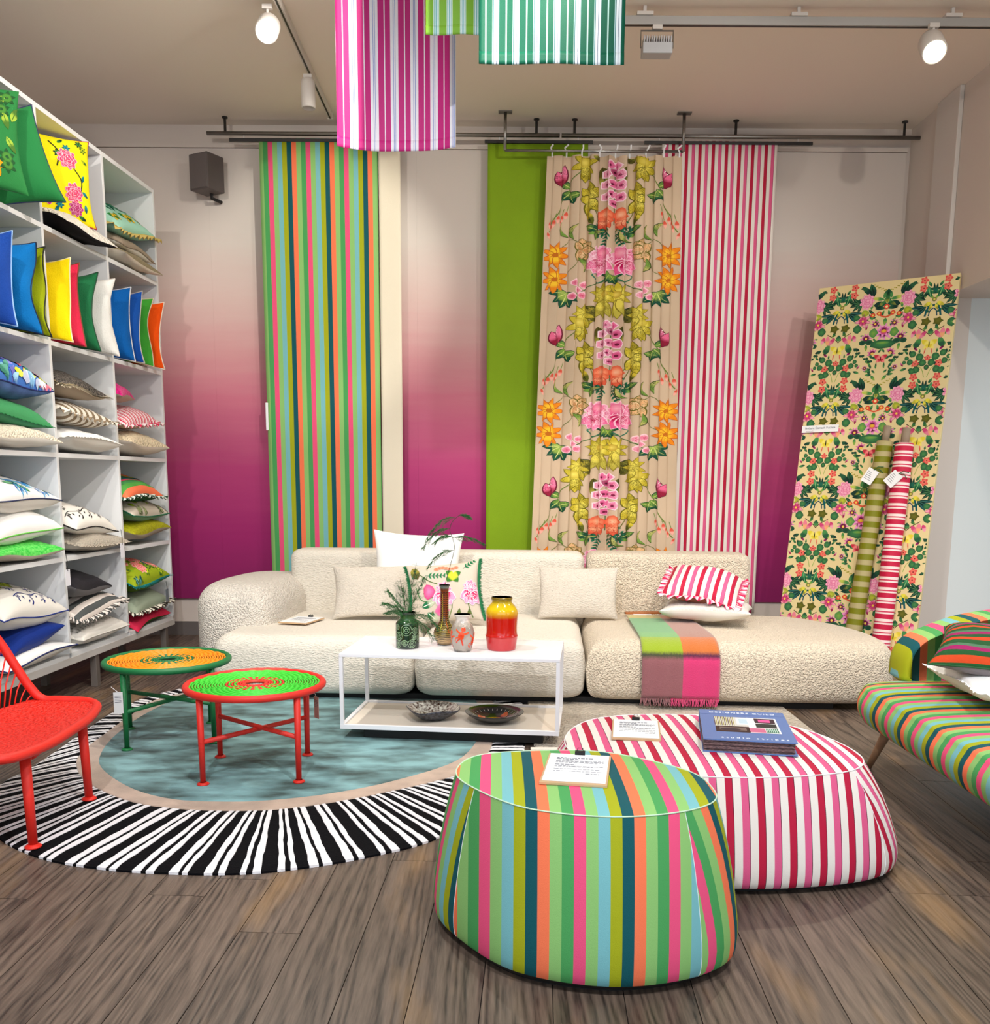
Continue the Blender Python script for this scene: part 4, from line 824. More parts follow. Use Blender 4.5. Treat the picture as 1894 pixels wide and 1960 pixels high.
# throw over the chaise
def throwpath(s):   # s from 0 (back, on the seat) to 1.25 (hem near the floor) -> local y,z
    pts = catopen([(.95, .440), (.7, .441), (.4, .440), (.2, .437), (.10, .425), (.03, .385), (-.008, .32), (-.018, .22), (-.022, .15), (-.022, .075)], 8)
    d = np.r_[0, np.cumsum(np.linalg.norm(np.diff(pts, axis=0), axis=1))]; return np.interp(s, d, pts[:, 0]), np.interp(s, d, pts[:, 1]), d[-1]
def thr(u, s):
    y, z, _ = throwpath(s); k = min(1, s/1.0); f = .004*math.sin(u*60)*k
    return tuple(SP(.90+.0*s+u*(.90+.1*k)-.02*(1-k), y-.012*k-f, z+.012*(1-k)+f*(1-k)))
t = thing('throw_blanket', 'folded mohair check throw in green, ochre, plum and pink draped over the chaise', 'throw', tuple(SP(1.1, -.03, .04)))
def checkmat():
    m = bpy.data.materials.new('mohair_check'); m.use_nodes = True; n = m.node_tree.nodes; l = m.node_tree.links; b = n['Principled BSDF']; b.inputs['Roughness'].default_value = .95; b.inputs['Sheen Weight'].default_value = .5
    uv = n.new('ShaderNodeUVMap'); s = n.new('ShaderNodeSeparateXYZ'); no = n.new('ShaderNodeTexNoise'); no.inputs['Scale'].default_value = 70; l.new(uv.outputs[0], no.inputs[0])
    v1 = n.new('ShaderNodeVectorMath'); v1.operation = 'SCALE'; v1.inputs['Scale'].default_value = .014; l.new(no.outputs[1], v1.inputs[0]); v2 = n.new('ShaderNodeVectorMath'); l.new(uv.outputs[0], v2.inputs[0]); l.new(v1.outputs[0], v2.inputs[1]); l.new(v2.outputs[0], s.inputs[0])
    def rp(cols):
        r = n.new('ShaderNodeValToRGB'); r.color_ramp.interpolation = 'LINEAR'; l.new(s.outputs[1], r.inputs[0]); e = r.color_ramp.elements
        st = []
        for i, (p, c) in enumerate(cols): st.append((p+(.01 if i else 0), c)); st.append(((cols[i+1][0]-.01) if i+1 < len(cols) else 1, c))
        for i, (p, c) in enumerate(st): el = e[i] if i < 2 else e.new(p); el.position = p; el.color = lin(c)+(1,)
        return r
    a = rp([(0, (190, 170, 60)), (.12, (86, 158, 82)), (.56, (100, 166, 80)), (.66, (142, 166, 24)), (.775, (62, 66, 44)), (.80, (140, 86, 92))])
    c = rp([(0, (200, 120, 60)), (.12, (160, 108, 88)), (.65, (190, 104, 40)), (.775, (84, 26, 60)), (.80, (206, 50, 110))])
    g = n.new('ShaderNodeMath'); g.operation = 'GREATER_THAN'; g.inputs[1].default_value = .5; l.new(s.outputs[0], g.inputs[0])
    mx = n.new('ShaderNodeMix'); mx.data_type = 'RGBA'; l.new(g.outputs[0], mx.inputs[0]); l.new(a.outputs[0], mx.inputs[6]); l.new(c.outputs[0], mx.inputs[7]); l.new(mx.outputs[2], b.inputs['Base Color']); addbump(m, .8, 160); return m
CHK = checkmat(); us = np.linspace(0, .47, 25); L = throwpath(0)[2]; vs = np.linspace(.0, L-.015, 60)
V, F = grid(thr, us, vs); uv = [((u/.47)*.94, v/L) for v in vs for u in us]
o = rel(mesh('folded_cloth', V, F, CHK, None, True, uv), t); s = o.modifiers.new('s', 'SOLIDIFY'); s.thickness = .012; s.offset = 0
V, F = grid(lambda u, s: tuple(np.array(thr(u, s))+np.array([-.028, .012, -.004])), us[:20], vs); uv = [((u/.47)*.6+.0, min(1, v/L+.03)) for v in vs for u in us[:20]]
b = MB()
for i in range(110):
    u = i/109*.47; p = Vector(thr(u, L-.015)); j = random.uniform(-.01, .01)
    b.tube([p, p+Vector((j, random.uniform(-.01, .004), -.025)), p+Vector((j*2.2, random.uniform(-.015, .0), -.05))], [.003, .0025, .001], 4)
b.V = [tuple(Vector(v)) for v in b.V]
fr = rel(mesh('fringe', b.V, b.F, CHK, None, False, [((v[0]-.83)/.5, .97) for v in b.V]), t); fr['kind'] = 'stuff'
T = thing('leather_strap', 'tan leather strap with a small white tag lying at the top of the throw', 'strap', (1.07, 6.75, .446), math.radians(4))
MB().add([(x, y+.012*math.sin(x*20), z) for z in (0, .012) for x, y in ((-.13, -.02), (0, -.03), (.13, -.02), (.13, .03), (0, .04), (-.13, .03))], [(0, 5, 4, 3, 2, 1), (6, 7, 8, 9, 10, 11)]+[(i, (i+1) % 6, 6+(i+1) % 6, 6+i) for i in range(6)]).obj('strap', mat('tan_leather', (176, 104, 52), .5), T)
box('tag', PAPER, -.08, .05, -.075, -.035, -.001, .003, T)

# ------------------------------------------------------------------ rugs
OUT = [(-2.257, 4.13), (-2.24, 4.36), (-2.243, 4.6), (-2.27, 5.08), (-2.28, 5.48), (-2.22, 5.86), (-2.0, 6.2), (-1.5, 6.38), (-.9, 6.42), (-.3, 6.3), (.08, 6.08), (.17, 5.8), (.185, 5.3), (.165, 4.86), (.13, 4.5), (.03, 4.0), (-.215, 3.531), (-.475, 3.33), (-.74, 3.21), (-.958, 3.168), (-1.2, 3.175), (-1.402, 3.205), (-1.633, 3.28), (-1.85, 3.42), (-2.06, 3.63), (-2.2, 3.87)]
MID = [(-2.05, 4.45), (-2.111, 4.674), (-2.131, 4.951), (-2.15, 5.43), (-2.14, 5.8), (-1.93, 6.08), (-1.5, 6.22), (-.9, 6.25), (-.35, 6.15), (-.05, 5.98), (-.01, 5.8), (-.002, 5.3), (-.01, 4.84), (-.07, 4.52), (-.198, 4.286), (-.567, 3.998), (-.856, 3.845), (-1.093, 3.803), (-1.37, 3.83), (-1.607, 3.93), (-1.882, 4.174)]
TEA = [(-1.892, 4.371), (-2.0, 4.63), (-2.06, 4.973), (-2.07, 5.4), (-2.0, 5.8), (-1.8, 6.0), (-1.4, 6.12), (-.9, 6.15), (-.4, 6.04), (-.15, 5.9), (-.10, 5.6), (-.08, 5.25), (-.094, 4.897), (-.193, 4.52), (-.451, 4.219), (-.712, 4.03), (-.968, 3.929), (-1.168, 3.905), (-1.403, 3.934), (-1.642, 4.082)]
t = thing('round_rug', 'large rounded rug with teal centre, beige ring and black and white striped border', 'rug', (-1.04, 4.8, 0))
def off3(V): return [(x+1.04, y-4.8, z) for x, y, z in V]
def slab(name, loop, z0, z1, m, parent, r=.006):
    V, F = loft(loop, [(0, z0), (0, z1-r), (r*.4, z1-r*.3), (r, z1)]); return mesh(name, off3(V), F, m, parent, True)
TEALM = mat('teal_pile', (128, 172, 176), .75, bump=.5, bscale=150, var=.0, vscale=3.4, col2=(50, 72, 70), sheen=.1, stretch=(1, 2.2, 1))
BEIGM = mat('beige_pile', (184, 160, 142), .8, bump=.5, bscale=160, var=.2, vscale=8, sheen=.4)
slab('beige_band', catmull(MID, 10), .0005, .0135, BEIGM, t); slab('teal_centre', catmull(TEA, 10), .0136, .0165, TEALM, t, .003)
# striped border: pile strips running from the beige ring to the rim
mo, mi = resample(catmull(OUT, 16), 1200), resample(catmull(MID, 16), 1200)
pairs = [((-1.638, 3.97), (-1.773, 3.434)), ((-1.297, 3.818), (-1.435, 3.256)), ((-1.04, 3.804), (-1.031, 3.184)), ((-.839, 3.833), (-.656, 3.269)), ((-.613, 3.915), (-.365, 3.427)), ((-2.019, 4.368), (-2.265, 4.143)), ((-2.12, 4.827), (-2.25, 4.60)), ((-2.136, 4.961), (-2.266, 4.90)), ((-2.15, 5.482), (-2.28, 5.50)), ((-1.9, 6.1), (-2.0, 6.2)), ((-.9, 6.25), (-.85, 6.42)), ((-.05, 5.98), (.08, 6.08)), ((0, 5.3), (.185, 5.3)), ((-.01, 4.84), (.165, 4.86)), ((-.3, 4.2), (.02, 3.97))]
def near(L, p): return int(np.argmin(np.hypot(L[:, 0]-p[0], L[:, 1]-p[1])))
pp = sorted((near(mo, b), near(mi, a)) for a, b in pairs); po = [p[0] for p in pp]; pi_ = [p[1] for p in pp]
un = [pi_[0]]
for v in pi_[1:]:
    while v < un[-1]-10: v += 1200
    un.append(v)
po2 = [po[-1]-1200]+po+[po[0]+1200]; un2 = [un[-1]-1200]+un+[un[0]+1200]
def P2(L, i): i %= 1200; a = int(i); f = i-a; return L[a]*(1-f)+L[(a+1) % 1200]*f
seq = [(2.5, 0), (1.15, 1), (.8, 0), (1.15, 1)]; cuts = []; pos = 0; rn = random.Random(4)
while pos < 1200:
    for wd, c in seq:
        wd2 = wd*2.9*rn.uniform(.75, 1.25)
        if -1 < 0: pass
        cuts.append((pos, min(1200, pos+wd2), c)); pos += wd2
        if pos >= 1200: break
NR = 14; bw = [MB(), MB()]
def wob(i, k): return .0 if k in (0,) else .55*math.sin(i*.37+k*.9)+.4*math.sin(i*1.1+k*2.3)
for a, b, c in cuts:
    V = []; z = .014 if c else .012
    for k in range(NR+1):
        f = k/NR
        for q, ed in ((a, 0), (b, 1)):
            j = q+wob(q, k)*.55; po_ = P2(mo, j); pi2 = P2(mi, np.interp(q % 1200, po2, un2)+wob(q, k)*.4); p = pi2*(1-f)+po_*f; V.append((p[0], p[1], z if 0 < k < NR else z-.004))
    n0 = len(V); V += [(x, y, .0005) for x, y, _ in V]; F = []
    for k in range(NR):
        s = 2*k; F += [(s, s+1, s+3, s+2), (s, s+2, n0+s+2, n0+s), (s+1, n0+s+1, n0+s+3, s+3)]
    F += [(n0-2, n0-1, 2*n0-1, 2*n0-2)]
    mesh('white_stripe' if c else 'black_stripe', off3(V), F, mat('white_pile', (232, 230, 234), .85, bump=.6, bscale=180, sheen=.3) if c else mat('black_pile', (10, 10, 14), .9, bump=.6, bscale=180, spec=.1), t)
print('stripes', len(cuts))
t = thing('wool_rug', 'light grey looped wool rug lying under the chaise behind the pink striped ottoman', 'rug', (1.05, 5.3, 0))
WR = mat('grey_loop_rug', (188, 178, 164), .95, bump=1, bscale=70, btype='vor', var=.12, vscale=30)
V, F = loft(rrect(-.84, .75, -.52, .55, .03), [(0, .0005), (0, .010), (.008, .015)]); mesh('rug_field', V, F, WR, t, False)
box('cream_edging', mat('rug_edge', (226, 220, 208), .9, bump=.8, bscale=90), -.86, .77, -.56, -.521, .0005, .014, t, .004)

# ------------------------------------------------------------------ coffee table
t = thing('coffee_table', 'low white metal coffee table with two tiers on a black plinth', 'table', (-.214, 5.12, 0), math.radians(-6))
TW, TD, ZT = 1.17, .58, .484; WM = mat('white_powder_coat', (236, 236, 240), .32)
box('table_top', WM, -TW/2, TW/2, -TD/2, TD/2, ZT-.018, ZT, t, .002); box('lower_shelf', mat('shelf_cream', (228, 216, 200), .4), -TW/2+.021, TW/2-.021, -TD/2+.021, TD/2-.021, .078, .088, t)
for x in (-1, 1):
    for y in (-1, 1): box('leg', WM, x*(TW/2-.010)-.010, x*(TW/2-.010)+.010, y*(TD/2-.010)-.010, y*(TD/2-.010)+.010, .0991, ZT-.0185, t, .001)
for y in (-1, 1): box('shelf_rail', WM, -TW/2, TW/2, y*(TD/2-.010)-.0105, y*(TD/2-.010)+.0105, .075, .099, t, .001)
for x in (-1, 1): box('shelf_rail', WM, x*(TW/2-.010)-.0105, x*(TW/2-.010)+.0105, -TD/2+.021, TD/2-.021, .075, .099, t, .001)
box('plinth', BLACK, -.47, .50, -TD/2+.05, TD/2-.09, .0172, .0749, t, .004)
TM = Matrix.Translation((-.214, 5.12, 0)) @ Matrix.Rotation(math.radians(-6), 4, 'Z')

# ---- ceramics
def vase(name, label, x, y, prof, m, z=ZT+.0006, cat='vase', inner=.006, n=48, inmat=None):
    T = thing(name, label, cat, (x, y, z)); P_ = catopen(prof, 6)
    P_[:, 0] = np.maximum(P_[:, 0], .001)
    body = MB().lathe([tuple(p) for p in P_], n).obj('body', m, T, True)
    top = P_[-1]; ins = [(p[0]-inner, p[1]) for p in P_[::-1] if p[0] > inner*2 and p[1] > .012]
    MB().lathe([tuple(top)]+ins+[(.001, ins[-1][1])], n).obj('inner_wall', inmat or m, T, True); return T, P_
def glaze(key, stops, z0, z1, rough=.1, var=0, vs=30, noise=0):
    m = bpy.data.materials.new(key); m.use_nodes = True; n = m.node_tree.nodes; l = m.node_tree.links; b = n['Principled BSDF']
    tc = n.new('ShaderNodeTexCoord'); s = n.new('ShaderNodeSeparateXYZ'); l.new(tc.outputs['Object'], s.inputs[0]); no = n.new('ShaderNodeTexNoise'); no.inputs['Scale'].default_value = vs; no.inputs['Detail'].default_value = 4; l.new(tc.outputs['Object'], no.inputs[0])
    ma = n.new('ShaderNodeMath'); ma.operation = 'MULTIPLY_ADD'; ma.inputs[1].default_value = noise; l.new(no.outputs[0], ma.inputs[0]); l.new(s.outputs[2], ma.inputs[2])
    mr = n.new('ShaderNodeMapRange'); mr.inputs[1].default_value = z0; mr.inputs[2].default_value = z1; l.new(ma.outputs[0], mr.inputs[0]); r = n.new('ShaderNodeValToRGB'); l.new(mr.outputs[0], r.inputs[0]); e = r.color_ramp.elements
    for i, (p, c) in enumerate(stops): el = e[i] if i < 2 else e.new(p); el.position = p; el.color = lin(c)+(1,)
    l.new(r.outputs[0], b.inputs['Base Color']); b.inputs['Roughness'].default_value = rough; b.inputs['Coat Weight'].default_value = .5; return m
def wrap(P_):   # (angle*.05, z) -> surface of the lathe
    def f(u, v, o):
        r = np.interp(v, P_[:, 1], P_[:, 0])+o-.0008; a = u/.064-PI/2; return (r*math.cos(a), r*math.sin(a), v)
    return f
GJ = glaze('green_glaze', [(0, (10, 30, 18)), (.7, (18, 52, 28)), (.86, (50, 92, 50)), (1, (18, 36, 18))], 0, .2, .14, noise=.01)
T, P_ = vase('glazed_jar', 'squat green glazed jar with raised spiral pattern, left end of the coffee table', -.480, 5.09, [(.058, 0), (.0635, .004), (.064, .02), (.064, .12), (.062, .138), (.052, .150), (.044, .156), (.042, .166), (.044, .188), (.047, .194), (.045, .197)], GJ)
A = Art()
for x, z, r in ((.0, .105, .030), (-.045, .07, .022), (.03, .03, .022), (-.01, .035, .016), (.05, .10, .018), (-.055, .12, .014), (-.05, .025, .018), (.045, .065, .014), (.09, .06, .024), (-.1, .08, .024)):
    for q in (1, .62, .28): A.line([(x+r*q*math.cos(w_)*(.9 if q < 1 else 1), z+r*q*math.sin(w_)) for w_ in np.linspace(0, 6.0, 12)], .0019, (160, 190, 150))
A.put('raised_spirals', T, wrap(P_), lambda u, v: .005 < v < .138, mx=.02, off=.0018, step=1e-7, m=glossprint())
TV = glaze('striped_glaze', [(0, (16, 10, 10)), (.035, (150, 120, 80)), (.08, (206, 170, 120)), (.20, (150, 130, 70)), (.36, (110, 96, 40)), (.5, (120, 60, 24)), (.8, (140, 62, 24)), (.93, (96, 40, 16)), (.97, (110, 120, 110)), (1, (20, 18, 18))], 0, .335, .1)
T, P_ = vase('bottle_vase', 'tall narrow-necked brown bottle vase with dark trailed stripes', -.282, 5.19, [(.034, 0), (.038, .004), (.046, .018), (.060, .045), (.0625, .066), (.054, .092), (.036, .118), (.0255, .14), (.023, .18), (.0225, .24), (.023, .30), (.027, .325), (.031, .334), (.029, .337)], TV)
A = Art()
for z in (.028, .038, .048, .058, .070, .081, .090): A.line([(q, z+.0015*math.sin(q*90)) for q in np.linspace(-.157, .157, 24)], .0026, (26, 18, 16))
for z in np.arange(.10, .30, .012):
    for j in range(6): c = -.13+.052*j; A.line([(c-.026, z), (c-.013, z+.003), (c, z-.005), (c+.013, z+.003), (c+.026, z)], .0035, (26, 16, 14))
for j in range(6): c = -.13+.052*j; A.line([(c, .29), (c+.002, .2), (c, .13), (c+.004, .085-.012*(j % 2))], .005, (190, 80, 30) if j % 2 else (206, 200, 80))
A.put('trailed_stripes', T, wrap(P_), None, mx=.012, off=.0016, step=1e-7, m=glossprint())
CV = glaze('mottled_glaze', [(0, (22, 20, 20)), (.10, (60, 56, 54)), (.2, (160, 150, 140)), (.5, (176, 166, 156)), (.8, (150, 140, 128)), (.93, (200, 190, 180)), (1, (236, 226, 216))], 0, .20, .15, noise=.05, vs=60)
T, P_ = vase('small_vase', 'small grey mottled vase with orange-red figures, in front of the bottle vase', -.175, 5.00, [(.042, 0), (.047, .004), (.055, .03), (.063, .075), (.065, .10), (.058, .130), (.044, .150), (.036, .168), (.038, .184), (.048, .197), (.046, .200)], CV)
A = Art(); RO = (214, 56, 24); RO2 = (236, 80, 30)
for x, z in ((-.005, .09), (.075, .06), (-.085, .07), (.15, .09), (-.15, .1)):
    A.disc(x, z, .016, .020, RO, RO2, 10, .3, .1, 4); A.disc(x+.012, z+.035, .014, .013, RO, RO2); A.line([(x, z+.02), (x+.02, z+.012), (x+.042, z+.018)], .010, RO2); A.line([(x, z+.015), (x-.018, z+.024), (x-.03, z+.036)], .008, RO2)
    A.line([(x-.005, z-.015), (x-.018, z-.022), (x-.03, z-.038)], .007, RO); A.line([(x, z-.015), (x+.004, z-.03), (x+.010, z-.052)], .009, RO); A.line([(x-.012, z-.01), (x-.03, z-.012), (x-.036, z-.03)], .005, RO2)
A.put('painted_figures', T, wrap(P_), lambda u, v: .02 < v < .15, mx=.012, off=.0017, step=1e-7, m=glossprint())
YR = glaze('yellow_red_glaze', [(0, (186, 34, 44)), (.24, (196, 40, 44)), (.27, (186, 22, 14)), (.62, (190, 24, 10)), (.70, (214, 150, 24)), (.8, (222, 190, 4)), (.94, (180, 150, 6)), (1, (120, 96, 10))], 0, .285, .08, noise=.006, vs=20)
vase('large_vase', 'large glossy yellow-to-red vase, rightmost on the coffee table', .036, 5.06, [(.074, 0), (.078, .004), (.082, .03), (.0875, .066), (.0885, .078), (.085, .088), (.084, .12), (.087, .18), (.088, .205), (.081, .225), (.066, .245), (.056, .256), (.054, .265), (.058, .277), (.058, .284), (.055, .287)], YR)
BM = mat('lava_glaze', (70, 72, 84), .25, bump=.6, bscale=200, col2=(22, 22, 28), vscale=60)
T = thing('ceramic_bowl', 'square-rimmed dark speckled bowl on the lower tier, left', 'bowl', (-.34, 5.07, .0885), math.radians(20)); V = []; F = []
prof = [(.05, 0), (.07, .004), (.11, .026), (.142, .052), (.150, .062), (.146, .064), (.135, .056), (.10, .030), (.05, .012), (.002, .009)]; n = 48
for r, z in prof:
    for j in range(n):
        a = 2*PI*j/n; k = 1+.06*(math.cos(4*a))*(-1)*(r/.15)**2; V.append((r*k*math.cos(a), r*k*math.sin(a), z+.010*(r/.15)**4*(math.cos(4*a)+1)*.5))
for i in range(len(prof)-1):
    for j in range(n): F.append((i*n+j, i*n+(j+1) % n, (i+1)*n+(j+1) % n, (i+1)*n+j))
F.append(tuple(range(n-1, -1, -1))); o = mesh('bowl_body', V, F, None, T, True, mats=[BM, mat('speckled_inside', (226, 220, 205), .15, col2=(70, 34, 16), vscale=70)], fm=[1 if i//n >= 5 else 0 for i in range(len(F)-1)]+[0])
T = thing('ceramic_dish', 'round black dish with orange and yellow painted centre on the lower tier, right', 'dish', (.0, 5.03, .0885))
MB().lathe([(.05, 0), (.08, .004), (.13, .028), (.158, .050), (.162, .054), (.158, .055), (.125, .034), (.08, .014), (.03, .008), (.001, .008)], 48).obj('dish_body', mat('black_glaze', (14, 14, 16), .12), T, True)
A = Art(); A.disc(0, 0, .045, .04, (190, 140, 20), (150, 90, 10), 14)
for x, y, c in ((-.07, .02, (190, 80, 30)), (.075, -.02, (200, 90, 70)), (.055, .06, (170, 70, 40)), (-.05, -.06, (180, 80, 40))): A.disc(x, y, .028, .02, c, c, 12, x*20, .15, 3)
for q in np.linspace(0, 6.0, 30): A.petal(.11*math.cos(q), .11*math.sin(q), q, .022, .004, (170, 160, 150), (120, 110, 100))
dp = np.array([(0, .008), (.03, .008), (.08, .014), (.125, .034), (.158, .055)])
A.put('painted_centre', T, lambda u, v, o: (u, v, np.interp(math.hypot(u, v), dp[:, 0], dp[:, 1])+o), None, mx=.02, off=.0012, step=1e-5, m=glossprint())
# fern sprigs
FER = mat('fern', (36, 92, 40), .7); FST = mat('fern_stem', (40, 50, 24), .7)
def frond(b, p0, d, L, k=14, w=.05, sag=.5, rn=random.Random(1)):
    p0 = Vector(p0); d = Vector(d).normalized(); pts = []
    for i in range(9):
        s = i/8; pts.append(p0+d*L*s+Vector((0, 0, -sag*L*s*s)))
    st.tube(pts, [.0014]*8+[.0006], 4)
    for i in range(k):
        s = (i+1)/(k+1); q = s*8; a = int(q); p = pts[a].lerp(pts[min(8, a+1)], q-a); tn = (pts[min(8, a+1)]-pts[a]).normalized(); sd = tn.cross(Vector((rn.uniform(-.4, .4), rn.uniform(-.4, .4), 1))).normalized()
        for sg in (-1, 1):
            ll = w*(1-.7*s)*rn.uniform(.8, 1.2); e = p+sd*sg*ll+tn*ll*.6+Vector((0, 0, -ll*.35)); 
            for m_ in range(7):
                f = (m_+1)/7.5; c = p.lerp(e, f); dd = (tn*.9+Vector((rn.uniform(-.5, .5), rn.uniform(-.5, .5), rn.uniform(-.5, .5)))).normalized()*.017
                n_ = dd.cross(e-p).normalized()*.0011; b.add([c-n_, c+n_, c+dd], [(0, 1, 2)]); b.add([c-n_, c+n_, c-dd*.8+(e-p)*.1], [(0, 1, 2)])
            n_ = Vector((0, 0, .0008)); b.add([p-n_, p+n_, e], [(0, 1, 2)])
t = thing('fern_sprig', 'feathery fern sprigs spraying from the green jar', 'foliage', (-.480, 5.09, .55)); b, st = MB(), MB()
for d, L, sg in (((-.5, -.1, 1), .24, .25), ((.15, .1, 1), .34, .1), ((.35, 0, 1), .30, .2), ((-.8, .1, .7), .16, .5), ((-.15, -.1, 1), .24, .1), ((.7, .1, .5), .22, .9), ((.9, -.1, .15), .15, 1.0), ((-.6, -.2, .8), .22, .4)): frond(b, (0, 0, .10), d, L, 14, .075, sg)
st.tube([(0, 0, -.03), (.01, 0, .06), (0, 0, .12)], .002, 5); f = b.obj('leaflets', FER, t); f['kind'] = 'stuff'; st.obj('stems', FST, t)
t = thing('fern_sprig', 'single tall fern sprig in the narrow bottle vase', 'foliage', (-.282, 5.19, .70)); b, st = MB(), MB()
mst = [(0, 0, -.02), (.005, 0, .12), (.03, 0, .22), (.055, 0, .32), (.045, 0, .38), (.03, 0, .42), (.045, 0, .47), (.09, 0, .51)]; st.tube(catopen(mst, 5), .0016, 5)
for p, d, L, sg in (((.055, 0, .31), (-1, 0, .25), .16, .9), ((.045, 0, .38), (1, 0, .3), .19, .5), ((.03, 0, .43), (-.8, 0, .2), .16, 1.0), ((.06, 0, .49), (-1, .1, .25), .17, 1.0), ((.045, 0, .385), (-.9, 0, .5), .12, .8), ((.08, 0, .505), (.7, 0, .3), .07, .6)): frond(b, p, d, L, 12, .05, sg)
f = b.obj('leaflets', FER, t); f['kind'] = 'stuff'; st.obj('stems', FST, t)

# ------------------------------------------------------------------ woven side tables
def side_table(label, x, y, rz, R0, rim, cordc, cordc2, H0=.45):
    t = thing('woven_side_table', label, 'table', (x, y, .0166), rz); H = H0-.0166
    mr = mat('cord_%s' % (rim,), rim, .5, bump=.25, bscale=30, stretch=(1, 1, 30)); mr2 = mr
    MB().tube([(R0*math.cos(a), R0*math.sin(a), H-.017) for a in np.linspace(0, 2*PI, 64, endpoint=False)], .017, 12, closed=True).obj('rim', mr, t, True)
    b1, b2 = MB(), MB(); n = 192; rings = 20; r1 = R0-.018
    for i in range(rings):
        r = .055+(r1-.055)*i/(rings-1)
        pts = [(r*math.cos(a), r*math.sin(a), H-.014+.0022*math.sin(a*24+i*PI)) for a in np.linspace(0, 2*PI, n, endpoint=False)]
        (b2 if i < 7 and i % 2 == 0 or i < 3 else b1).tube(pts, .0054, 5, closed=True)
    o = b1.obj('woven_cord', mat('cord2_%s' % (cordc,), cordc, .45), t, True); o2 = b2.obj('woven_centre', mr2, t, True)
    b = MB()
    for i in range(48): a = 2*PI*i/48; b.tube([(.052*math.cos(a), .052*math.sin(a), H-.020), (r1*math.cos(a), r1*math.sin(a), H-.020)], .0035, 4)
    b.tube([(.05*math.cos(a), .05*math.sin(a), H-.014) for a in np.linspace(0, 2*PI, 40, endpoint=False)], .007, 8, closed=True); b.obj('woven_spokes', mat('cord2_%s' % (cordc2,), cordc2, .5), t, True)
    q = .215; lr = .0155
    for sx, sy in ((-1, -1), (1, -1), (1, 1), (-1, 1)):
        lx, ly = sx*q, sy*q; tx, ty = lx*.93*1.08, ly*.93*1.08
        b = MB().tube([(lx, ly, .006), (tx, ty, H-.02)], [lr*.82, lr], 14); leg = b.obj('leg', mr, t, True)
        MB().lathe([(.001, 0), (.027, 0), (.028, .004), (.024, .008), (.016, .012)], 20, (lx, ly, 0)).obj('foot', mr, leg, True)
    zc = H*.56
    MB().tube([(-q, -q, zc-.045), (q, q, zc-.045)], .0115, 10).obj('cross_bar', mr, t, True)
    MB().tube([(-q, q, zc-.030), (q, -q, zc-.030)], .0115, 10).obj('cross_bar', mr, t, True); return t
side_table('low round table, green frame with orange woven top, behind the red one', -1.75, 4.94, math.radians(19), .315, (10, 106, 54), (240, 140, 10), (10, 96, 50))
side_table('low round table, red frame with lime green woven top', -1.135, 4.36, math.radians(6), .315, (214, 38, 26), (60, 200, 50), (200, 50, 26))
for lb, x, y, z, rz, c in (('printed paper tag on the green side table leg', -1.895, 4.62, .33, 20, (205, 205, 205)), ('clear pinkish tag on the red side table leg', -.885, 4.555, .33, -50, (190, 130, 120))):
    T = thing('price_tag', lb, 'tag', (x, y, z), math.radians(rz)); MB().tube([(-.03, 0, .03), (0, 0, .0)], .0012, 4).obj('string', PAPER, T); box('card', mat('tagcard%d' % x, c, .4), -.022, .022, -.0008, .0008, -.11, 0, T)
    for k in range(5): box('printed_line', INK, -.016, .014, -.0014, -.0009, -.02-k*.008, -.018-k*.008, T)

# ------------------------------------------------------------------ red woven chair
t = thing('woven_lounge_chair', 'red woven cord lounge chair at the left edge of the picture', 'chair', (-2.06, 3.64, .0), math.radians(2))
RED = mat('red_cord', (226, 38, 24), .5, bump=.3, bscale=35, stretch=(1, 1, 20)); RED2 = mat('red_cord_weave', (240, 36, 18), .5)
half = [(.37, 0, .398), (.365, .16, .396), (.345, .30, .398), (.315, .40, .403), (.25, .445, .410), (.14, .45, .415), (.06, .45, .42), (.01, .445, .475), (-.04, .435, .57), (-.10, .42, .69), (-.18, .37, .83), (-.25, .27, .94), (-.29, .14, 1.0), (-.30, 0, 1.02)]
loop = half+[(x, -y, z) for x, y, z in half[-2:0:-1]]; rimc = catmull(loop, 8)
MB().tube(rimc, .0195, 12, closed=True).obj('rim', RED, t, True)
HP = catopen(half, 8)
def hx(v):    # rim point for y=v on the front part, and crease
    fr = HP[:5*8]; return np.interp(abs(v), fr[:, 1], fr[:, 0]), np.interp(abs(v), fr[:, 1], fr[:, 2])
sy = np.linspace(-.43, .43, 70); V = []; nx = 50
for v in sy:
    fx, fz = hx(v); k = 1-(v/.45)**2; bx = .03-.19*k; bz = .415-.03*k
    for i in range(nx):
        s = i/(nx-1); V.append((fx+(bx-fx)*s, v, fz+(bz-fz)*s-.03*math.sin(PI*s)*k+.0016*((i+int(abs(v)*80)) % 2)))
F = [(j*nx+i, j*nx+i+1, (j+1)*nx+i+1, (j+1)*nx+i) for j in range(69) for i in range(nx-1)]
o = mesh('woven_seat', V, F, mat('red_weave', (240, 38, 20), .5, bump=1, bscale=75, btype='vor'), t, True); s = o.modifiers.new('s', 'SOLIDIFY'); s.thickness = .008
b = MB(); k2 = 44; up_ = [p for p in rimc if p[2] > .43]; up_ = sorted(up_, key=lambda p: p[1]); up_ = np.array(up_)
dd = np.r_[0, np.cumsum(np.linalg.norm(np.diff(up_, axis=0), axis=1))]
for i in range(k2):
    f = (i+.5)/k2; v = -.42+.84*f; k = 1-(v/.45)**2; c = Vector((.03-.19*k, v, .412-.03*k)); q = dd[-1]*f; p = Vector([np.interp(q, dd, up_[:, j]) for j in range(3)])
    b.tube([c, c.lerp(p, .5)+Vector((-.02*k, 0, 0)), p], .0033, 5)
o = b.obj('back_cords', RED2, t, True)
